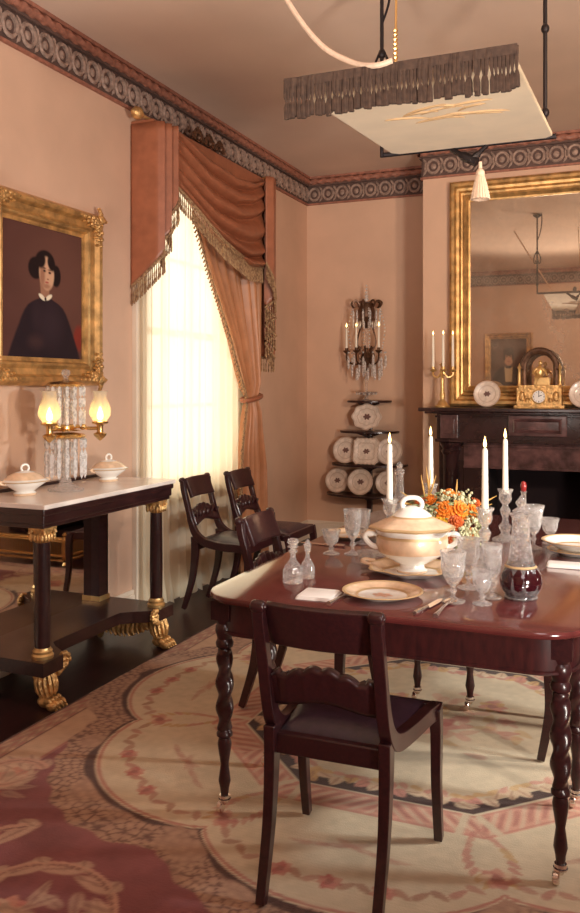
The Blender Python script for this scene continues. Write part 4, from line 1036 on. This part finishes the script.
# ------------------------------------------------------------------ carpet
CX_,CY_=-.835,3.575
def build_carpet():
    x0,x1,y0,y1=-2.385,.72,.95,5.44; st=.0075
    nx=int((x1-x0)/st)+1; ny=int((y1-y0)/st)+1
    xs=np.linspace(x0,x1,nx); ys=np.linspace(y0,y1,ny); X,Y=np.meshgrid(xs,ys)
    rng=np.random.default_rng(5)
    def noise(f,seed):
        """smooth value noise"""
        r=np.random.default_rng(seed); gx=int((x1-x0)*f)+3; gy=int((y1-y0)*f)+3; g=r.random((gy,gx))
        u=(X-x0)*f; v=(Y-y0)*f; i=u.astype(int); j=v.astype(int); a=u-i; b=v-j; a=a*a*(3-2*a); b=b*b*(3-2*b)
        return (g[j,i]*(1-a)+g[j,i+1]*a)*(1-b)+(g[j+1,i]*(1-a)+g[j+1,i+1]*a)*b
    n1,n2,n3=noise(2.2,1),noise(9,2),noise(40,3)
    def mix(c,m,col): 
        m=m[...,None] if m.ndim==2 else m
        return c*(1-m)+np.array(col)*m
    dx,dy=X-CX_,Y-CY_; r=np.hypot(dx,dy); th=np.degrees(np.arctan2(dy,dx))
    FIELD=np.array((.26,.088,.088)); BEIGE=np.array((.64,.50,.34)); TAN=np.array((.42,.245,.165)); DARK=np.array((.085,.038,.030)); PINK=np.array((.58,.27,.19)); RED=np.array((.40,.10,.08)); ROSE=np.array((.52,.20,.15)); SAND=np.array((.55,.35,.225))
    c=np.ones(X.shape+(3,))*FIELD; c*= (.82+.36*n2)[...,None]*(.88+.24*n1)[...,None]
    # outer border: patterned guard stripe and plain sand band
    edge=np.minimum.reduce([X-x0,x1-X,Y-y0,y1-Y])
    along=np.where((X-x0<Y-y0)&(X-x0<.3),Y,X)
    c=mix(c,1-sstep(.245,.25,edge),SAND); c=mix(c,(1-sstep(.245,.25,edge))*sstep(.232,.236,edge),ROSE*.8)
    g=(1-sstep(.095,.10,edge)); c=mix(c,g,TAN*.95); w=np.sin(along*2*PI/.11+np.sin(edge*90)*1.5)*np.sin(edge*2*PI/.05); c=mix(c,g*sstep(.1,.5,w)*.75,ROSE*.75); c=mix(c,g*sstep(.35,.7,-w)*.7,SAND*1.08)
    c=mix(c,sstep(.092,.095,edge)*(1-sstep(.103,.106,edge)),DARK*2.2); c=mix(c,1-sstep(.008,.012,edge),DARK*1.6)
    # medallion outline: eight lobes
    tt=((th-22.5)%45)/45; R=1.262+.162*np.sin(PI*tt)**.75
    q=r-R
    bo=.165+.018*np.sin(th*PI/180*8)+.010*np.sin(th*PI/180*57); band=sstep(-.01,.0,q)*(1-sstep(bo,bo+.008,q))
    c=mix(c,band,TAN)
    # cracked leaf pattern in the band: cells with dark gaps
    pts=[]
    for k in range(400):
        a=2*PI*k/400+rng.normal(0,.006); t_=((math.degrees(a)-22.5)%45)/45; Rk=1.262+.162*max(0,math.sin(PI*t_))**.75
        for z_ in (.035,.075,.115,.155): pts.append((CX_+(Rk+z_+rng.normal(0,.010))*math.cos(a+z_*.3),CY_+(Rk+z_+rng.normal(0,.010))*math.sin(a+z_*.3)))
    d1=np.full(X.shape,9.); d2=np.full(X.shape,9.)
    for (px,py) in pts:
        i0=max(0,int((px-.09-x0)/st)); i1=min(nx,int((px+.09-x0)/st)+1); j0=max(0,int((py-.09-y0)/st)); j1=min(ny,int((py+.09-y0)/st)+1)
        if i0>=i1 or j0>=j1: continue
        d=np.hypot(X[j0:j1,i0:i1]-px,Y[j0:j1,i0:i1]-py); a=d1[j0:j1,i0:i1]; b=d2[j0:j1,i0:i1]
        nb=np.where(d<a,a,np.minimum(b,d)); d1[j0:j1,i0:i1]=np.minimum(a,d); d2[j0:j1,i0:i1]=nb
    gap=1-sstep(.001,.008,d2-d1); c=mix(c,band*gap*.85*sstep(.25,.55,n2),DARK*1.7); c=mix(c,band*(1-sstep(.0,.02,d1))*.5,SAND*1.05)
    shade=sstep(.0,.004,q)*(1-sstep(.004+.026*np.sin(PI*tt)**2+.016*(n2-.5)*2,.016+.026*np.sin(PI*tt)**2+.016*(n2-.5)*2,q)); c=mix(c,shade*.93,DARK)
    ins=1-sstep(-.004,.0,q); lob=BEIGE*np.ones_like(c)*(.90+.13*n1+.10*n2)[...,None]; c=c*(1-ins[...,None])+lob*ins[...,None]
    c=mix(c,ins*sstep(-.024,-.020,q)*(1-sstep(-.010,-.006,q))*.7,RED*1.1)
    # octagon
    an=[k*PI/4 for k in range(8)]; ap=[.70,.735,.725,.735]*2
    o=np.max([dx*math.cos(a)+dy*math.sin(a)-p for a,p in zip(an,ap)],axis=0)
    kk=np.argmax([dx*math.cos(a)+dy*math.sin(a)-p for a,p in zip(an,ap)],axis=0)
    tang=np.choose(kk,[-dx*math.sin(a)+dy*math.cos(a) for a in an])
    cb=sstep(.018,.024,o)*(1-sstep(.152,.158,o)); c=mix(c,cb*.9,PINK*1.10*1.0)
    st_=np.sin((tang+np.where(tang>0,-1,1)*o*.9)*2*PI/.060); c=mix(c,cb*sstep(.1,.6,st_)*sstep(.03,.05,o)*(1-sstep(.115,.13,o))*.75,ROSE*.85); c=mix(c,cb*sstep(.3,.8,-st_)*.5,BEIGE)
    for (a_,b_) in ((.020,.034),(.140,.155)): c=mix(c,sstep(a_,a_+.004,o)*(1-sstep(b_-.004,b_,o))*.7,ROSE)
    c=mix(c,cb*(1-sstep(.010,.018,np.abs(np.abs(np.abs(tang)-.293)))*1.)*.9,BEIGE)
    db=sstep(-.048,-.044,o)*(1-sstep(.008,.012,o)); c=mix(c,db,DARK*.8)
    # stamps
    def leaf(px,py,ang,l,w,col,al=.9,vein=None):
        e=l+.01; i0=max(0,int((px-e-x0)/st)); i1=min(nx,int((px+e-x0)/st)+2); j0=max(0,int((py-e-y0)/st)); j1=min(ny,int((py+e-y0)/st)+2)
        if i0>=i1 or j0>=j1: return
        ax=X[j0:j1,i0:i1]-px; ay=Y[j0:j1,i0:i1]-py; u=ax*math.cos(ang)+ay*math.sin(ang); v=-ax*math.sin(ang)+ay*math.cos(ang)
        d=np.sqrt((u/l)**2+(v/np.maximum(w*(1-.45*u/l),.1*w))**2); m=(1-sstep(.80,1.15,d))*al
        c[j0:j1,i0:i1]=mix(c[j0:j1,i0:i1],m,col)
        if vein is not None: c[j0:j1,i0:i1]=mix(c[j0:j1,i0:i1],m*(1-sstep(.003,.007,np.abs(v)))*.6,vein)
    GOLD=np.array((.62,.36,.15)); PALE=np.array((.66,.46,.30)); BLUSH=np.array((.60,.25,.19)); BROWN=np.array((.36,.16,.10))
    for k in range(8):   # leafy garland overlapping the inner side of the dark octagon
        a=k*PI/4; p=ap[k]; half=.29
        for i in range(13):
            t_=lerp(-half,half,i/12); d=p-.055-.020*math.sin(i*2.4)
            leaf(CX_+d*math.cos(a)-t_*math.sin(a),CY_+d*math.sin(a)+t_*math.cos(a),a+rng.normal(0,.6),.034,.026,[PALE,GOLD,BLUSH,PALE][int(rng.integers(4))],.95,BROWN)
            d=p-.095; leaf(CX_+d*math.cos(a)-t_*math.sin(a),CY_+d*math.sin(a)+t_*math.cos(a),a+PI/2+rng.normal(0,.5),.030,.014,[GOLD,BLUSH,ROSE][int(rng.integers(3))],.75)
    def flower(px,py,R_,cols):
        for i in range(7):
            a=2*PI*i/7+rng.normal(0,.1); leaf(px+R_*.6*math.cos(a),py+R_*.6*math.sin(a),a,R_*.55,R_*.42,cols[i%len(cols)],.85)
        leaf(px,py,0,R_*.4,R_*.4,cols[0]*.7,.9)
    for k in range(8):   # garland in every lobe and bouquets on the notch axes
        a0=math.radians(k*45)
        for i in range(17):
            f=(i-8)/8; a=a0+f*math.radians(19); rr=1.262+.162*max(0,math.sin(PI*(f*19+22.5)/45))**.75-.115-.025*math.cos(f*PI)
            px,py=CX_+rr*math.cos(a),CY_+rr*math.sin(a)
            leaf(px,py,a+PI/2+(.7 if i%2 else -.7),.034,.014,[ROSE*.9,PINK*.8,BROWN*1.2,BROWN][int(rng.integers(4))],.72,None)
            if i in (5,8,11): flower(px,py,.036,[ROSE,PINK,RED*1.2])
        an_=a0+PI/8
        for i in range(9):
            rr=.93+.034*i
            for s in (-1,1):
                w_=.012+.022*math.sin(PI*i/9); leaf(CX_+rr*math.cos(an_)-s*w_*2*math.sin(an_),CY_+rr*math.sin(an_)+s*w_*2*math.cos(an_),an_+s*.6,.028,.011,[PINK*.95,GOLD*.9,ROSE][int(rng.integers(3))],.75)
        flower(CX_+1.17*math.cos(an_),CY_+1.17*math.sin(an_),.05,[ROSE,PALE,PINK])
        for s in (-1,1):     # bird-wing flourish in the lobe
            for i in range(4): leaf(CX_+1.08*math.cos(a0+s*.05*i)+.0,CY_+(1.08+.015*i)*math.sin(a0+s*.05*i),a0+s*(1.1+.2*i),.065-.008*i,.012,PINK*.85,.5)
    for i in range(60):
        rr=.12+.28*rng.random(); a=rng.random()*6.283; leaf(CX_+rr*math.cos(a),CY_+rr*math.sin(a),rng.random()*6,.05,.022,[PINK,BLUSH,RED*1.3,GOLD][int(rng.integers(4))],.55)
    flower(CX_+.02,CY_-.05,.10,[BLUSH,RED*1.2,PINK]); flower(CX_+.22,CY_+.25,.06,[BLUSH,GOLD]); flower(CX_-.2,CY_+.2,.06,[BLUSH,GOLD])
    # acanthus scrolls in the red corners
    SCR=np.array((.60,.40,.28))
    def scroll(cx,cy,r0,r1,a0,turns,sgn,wd=.022):
        N=int(70*abs(turns))
        for i in range(N):
            f=i/N; a=a0+sgn*2*PI*turns*f; rr=lerp(r0,r1,f**1.8); px,py=cx+rr*math.cos(a),cy+rr*math.sin(a)
            leaf(px,py,a+sgn*PI/2,.030,wd*(1-.5*f)*.9,(SCR*.6+ROSE*.4),.85); leaf(px*.985+cx*.015,py*.985+cy*.015,a+sgn*PI/2,.026,.006,FIELD*.5,.6)
            if i%6==0:
                for s,q_ in ((1,1.),(-1,.7)):
                    an=a+sgn*PI/2+s*sgn*.75; L=(.105 if s>0 else .05)*q_*(1-.4*f); leaf(px+math.cos(an)*L*.8,py+math.sin(an)*L*.8,an,L,.030,SCR*(1.05 if s>0 else .9),.72,FIELD*.7)
        flower(cx,cy,.055,[SCR,ROSE*1.1,PINK])
    for sx in (-1,1):
        for sy in (-1,1):
            mx=lambda v:CX_+sx*v
            ya=1.95 if sy<0 else CY_+1.62; 
            scroll(mx(.785),(1.83 if sy<0 else 5.32),.44,.13,math.radians(60 if sy<0 else -60) if sx>0 else math.radians(120 if sy<0 else -120),1.15,sx*(-1 if sy<0 else 1))
            scroll(mx(1.32),ya+.52*(1 if sy<0 else -1),.12,.04,1.0,1.0,-sx)
            for i in range(12):
                a=i*.5; leaf(mx(1.30)+.16*math.cos(a)*.6,ya+.40*(1 if sy<0 else -1)+.2*math.sin(a)*.6,a,.055,.020,SCR*.85,.5,FIELD*.7)
            for i in range(14): leaf(mx(.55+.06*i*.3)+.05*math.sin(i*2.3),ya-.12+.10*math.cos(i*1.7),i*1.3,.06,.020,SCR*.9,.6,FIELD*.7)
            for i in range(10): leaf(mx(1.22-.02*i),(ya-.52 if sy<0 else ya+.0)+.03*i,1.2*sx+.3*math.sin(i),.07,.018,SCR*.8,.5)
    for sx in (-1,1):     # pale cartouches in the far corners
        for i in range(26):
            a=2*PI*i/26; leaf(CX_+sx*1.0+.34*math.cos(a)*.8,CY_+1.38+.20*math.sin(a)*.8,a,.13,.09,BEIGE*.97,.9)
        leaf(CX_+sx*1.0,CY_+1.38,0,.30,.16,BEIGE,.95); flower(CX_+sx*1.0,CY_+1.38,.11,[PINK,ROSE,BLUSH])
    c*=(.93+.14*n3)[...,None]*(.95+.1*np.sin(Y*2*PI/.014)[...,None]*.3)
    c=np.clip(c,0,1)
    vs=np.stack([X.ravel(),Y.ravel(),np.full(X.size,.012)],1)
    idx=np.arange(nx*ny).reshape(ny,nx); quads=np.stack([idx[:-1,:-1],idx[:-1,1:],idx[1:,1:],idx[1:,:-1]],-1).reshape(-1,4)
    # skirt down to the floor
    per=np.concatenate([idx[0,:-1],idx[:-1,-1],idx[-1,:0:-1],idx[:0:-1,0]]); n0=len(vs); low=vs[per].copy(); low[:,2]=.0005
    vs=np.concatenate([vs,low]); L=len(per); j=np.arange(L); sk=np.stack([per[j],n0+j,n0+(j+1)%L,per[(j+1)%L]],1); quads=np.concatenate([quads,sk])
    me=bpy.data.meshes.new('carpet'); me.vertices.add(len(vs)); me.vertices.foreach_set('co',vs.astype(np.float32).ravel())
    me.loops.add(quads.size); me.loops.foreach_set('vertex_index',quads.astype(np.int32).ravel())
    me.polygons.add(len(quads)); me.polygons.foreach_set('loop_start',np.arange(0,quads.size,4,dtype=np.int32)); 
    me.update(calc_edges=True); me.validate()
    col=np.concatenate([c.reshape(-1,3),c.reshape(-1,3)[per]]); at=me.color_attributes.new('paint','FLOAT_COLOR','POINT')
    at.data.foreach_set('color',np.concatenate([col,np.ones((len(col),1))],1).astype(np.float32).ravel())
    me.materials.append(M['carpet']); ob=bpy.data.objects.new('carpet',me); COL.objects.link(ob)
    return tag(ob,'large floral carpet with beige lobed medallion on a red field','carpet')
build_carpet()

# ------------------------------------------------------------------ hanging punkah fan over the table
pk=thing('ceiling_fan_board','cream silk punkah board with dark fringe hanging from iron rods above the table','fan',(0,0,0))
P0,P1=(2.50,2.412),(3.72,2.505)    # near and far edge (y, z)
HX0,HX1=-1.045,-.345
m=MB(); th_=.018; ch=.03
poly=[(HX0,0),(HX1,0),(HX1,.97),(HX1-ch,1),(HX0+ch,1),(HX0,.97)]
up=[(x,lerp(P0[0],P1[0],t),lerp(P0[1],P1[1],t)+th_) for x,t in poly]; dn=[(x,y,z-th_) for x,y,z in up]; n=len(poly)
m.add(up+dn,[tuple(range(n)),tuple(range(2*n-1,n-1,-1))]+[(i,n+i,n+(i+1)%n,(i+1)%n) for i in range(n)],0,False); m.build('board','silk',pk,bevel=.004)
m=MB()
for k in range(15):      # stitched spray of leaves on the underside
    a=random.uniform(-1,1); t=.32+.20*random.random(); xx=-.68+.15*a; L=.06+.05*random.random(); 
    y=lerp(P0[0],P1[0],t); dyz=(P1[1]-P0[1])/(P1[0]-P0[0]); an=random.uniform(-.5,.5)+(.0 if a>0 else PI)
    pts=[(xx+L*s*math.cos(an),y+L*s*math.sin(an)+.02*s*s,lerp(P0[1],P1[1],t)+dyz*(L*s*math.sin(an))-.002) for s in (-1,-.4,.2,.7,1)]
    m.tube(pts,[.002,.004,.006,.004,.001],5)
m.build('embroidery','embroid',pk)
m=MB(); rr=random.Random(11)
def tass(x,y,z,L):
    w=rr.uniform(-.004,.004); m.tube([(x,y,z),(x+w*.3,y-.004,z-L*.45),(x+w,y,z-L*.62)],[.0066,.0062,.0030],5); m.tube([(x+w,y,z-L*.58),(x+w,y-.002,z-L*.72),(x+w*1.4,y+.001,z-L)],[.004,.0085,.0095],5)
N=62
for i in range(N):
    x=lerp(HX0-.012,HX1+.012,i/(N-1)); tass(x,P0[0]-.010+rr.uniform(-.003,.003),P0[1]+.022,.125+rr.uniform(-.006,.006))
m.box((HX0-.015,P0[0]-.016,P0[1]-.004),(HX1+.015,P0[0]-.002,P0[1]+.026))
tag(m.build('fringe','pfringe',pk),kind='stuff')
m=MB(); m.tube([(HX0-.05,P1[0]+.02,P1[1]+.01),(HX1+.01,P1[0]+.02,P1[1]+.01)],.012,8); mid=(HX0+HX1)/2
m.ell((mid,P1[0]+.02,P1[1]+.04),(.022,.022,.03),10,8)
m.tube(smooth_pts([(mid-.09,P1[0]+.02,P1[1]+.005),(mid-.03,P1[0]+.0,P1[1]-.04),(mid+.03,P1[0]-.01,P1[1]-.075)],4),[.012]*4+[.020]*4+[.022],6)
m.tube(smooth_pts([(mid+.07,P1[0]+.02,P1[1]+.005),(mid+.03,P1[0]-.0,P1[1]-.04),(mid+.0,P1[0]-.01,P1[1]-.07)],4),[.010]*4+[.016]*4+[.018],6)
m.build('crossbar','iron',pk)
for x in (HX0-.06,HX1-.035):
    m=MB(); y=P1[0]+.02; m.tube([(x,y,P1[1]),(x,y,ZC-.001)],.009,8)
    for z in (2.62,2.98): m.ell((x,y,z),(.018,.018,.022),10,6)
    for s in ((-1,1) if x<-.8 else ()):
        m.tube(smooth_pts([(x+s*.006,y,3.0),(x+s*.035,y,2.93),(x+s*.035,y,2.87),(x+s*.015,y,2.86),(x+s*.02,y,2.895)],4),.006,6)
    if x<-.8: m.tube(smooth_pts([(x,y,3.12),(x+.03,y,3.2),(x+.05,y,3.32),(x+.05,y,ZC-.002)],4),.006,6)
    m.lathe([(.05,ZC-.012),(.04,ZC-.03),(.012,ZC-.05)],(x,y,0),14); m.build('rod','iron',pk)
m=MB(); tx=mid+.045; ty=P1[0]-.01; tz0=P1[1]-.075
m.tube([(tx,ty,tz0),(tx,ty,tz0-.05)],.008,6); m.ell((tx,ty,tz0-.05),(.020,.020,.022),10,8)
for k in range(18):
    a=2*PI*k/18; m.tube([(tx+.012*math.cos(a),ty+.012*math.sin(a),tz0-.055),(tx+.024*math.cos(a),ty+.024*math.sin(a),tz0-.10),(tx+.036*math.cos(a),ty+.036*math.sin(a),tz0-.165)],[.005,.006,.008],5)
m.build('tassel','cord',pk)
m=MB(); nx_=mid+.0; m.tube(smooth_pts([(mid-.005,P0[0]-.018,P0[1]+.03),(mid-.06,P0[0]-.02,P0[1]+.022),(-.85,2.52,2.475),(-.98,2.56,2.58),(-1.15,2.62,2.83),(-1.50,2.75,ZC-.002)],6),.009,8); m.build('pull_rope','cord',pk)
m=MB(); m.tube([(mid,P0[0]+.0,P0[1]+.02),(mid-.0,P0[0]+.0,P0[1]+.10),(mid-.005,P0[0]+.03,2.75),(mid-.03,P0[0]+.25,ZC-.002)],.004,6)
for k in range(8): m.ell((mid-.0,P0[0]+.0,P0[1]+.03+.014*k),(.008,.008,.008),6,4)
m.build('chain','brass',pk)
# ------------------------------------------------------------------ light
wd=bpy.data.worlds.new('daylight'); S.world=wd; wd.use_nodes=True
bg=wd.node_tree.nodes['Background']; bg.inputs[0].default_value=(1,.92,.74,1); bg.inputs[1].default_value=3.2
def lamp(name,kind,loc,to,power,col,size=.2,spot=None,blend=.5):
    l=bpy.data.lights.new(name,kind); l.energy=power; l.color=col
    if kind=='AREA': l.shape='DISK'; l.size=size
    else: l.shadow_soft_size=size
    if kind=='SPOT': l.spot_size=math.radians(spot); l.spot_blend=blend
    o=bpy.data.objects.new(name,l); COL.objects.link(o); o.location=loc
    o.rotation_euler=(Vector(to)-Vector(loc)).to_track_quat('-Z','Y').to_euler(); return o
WARM=(1,.76,.55)
lamp('photographer_key','SPOT',(2.0,1.45,2.55),(-1.2,6.9,1.5),400,WARM,.16,56,.5)
lamp('photographer_side','SPOT',(2.15,3.3,2.4),(-1.5,3.7,.5),270,(.90,1.0,1.0),.14,66,.8)
lamp('photographer_low_side','SPOT',(2.2,3.9,1.0),(-.8,3.6,.0),330,(1,.93,.80),.10,46,.6)
lamp('added_fill','AREA',(.9,-.5,2.95),(-1.0,3.2,.6),24,(1,.84,.82),1.3)  # added soft lamp, lifts the foreground
lamp('added_table_fill','SPOT',(1.9,1.7,2.9),(-.75,3.35,.8),190,(1,.95,.88),.10,36,.7)  # added spot, brightens the china, goblets and flowers
lamp('added_uplight','SPOT',(1.8,.6,1.0),(-1.3,4.0,3.43),600,(1,.92,.82),.3,95,.8)  # added lamp, stands in for light bounced up to punkah and ceiling
lamp('added_uplight','SPOT',(-1.2,-.5,1.1),(-1.2,3.0,3.43),360,(1,.94,.86),.3,70,.8)  # second added lamp, lifts the left part of the ceiling
lamp('added_rear_fill','SPOT',(-.3,1.9,2.9),(-1.6,-1,2.2),150,(1,.88,.74),.3,100,.8)  # added lamp, brightens the wall reflected in the overmantel mirror
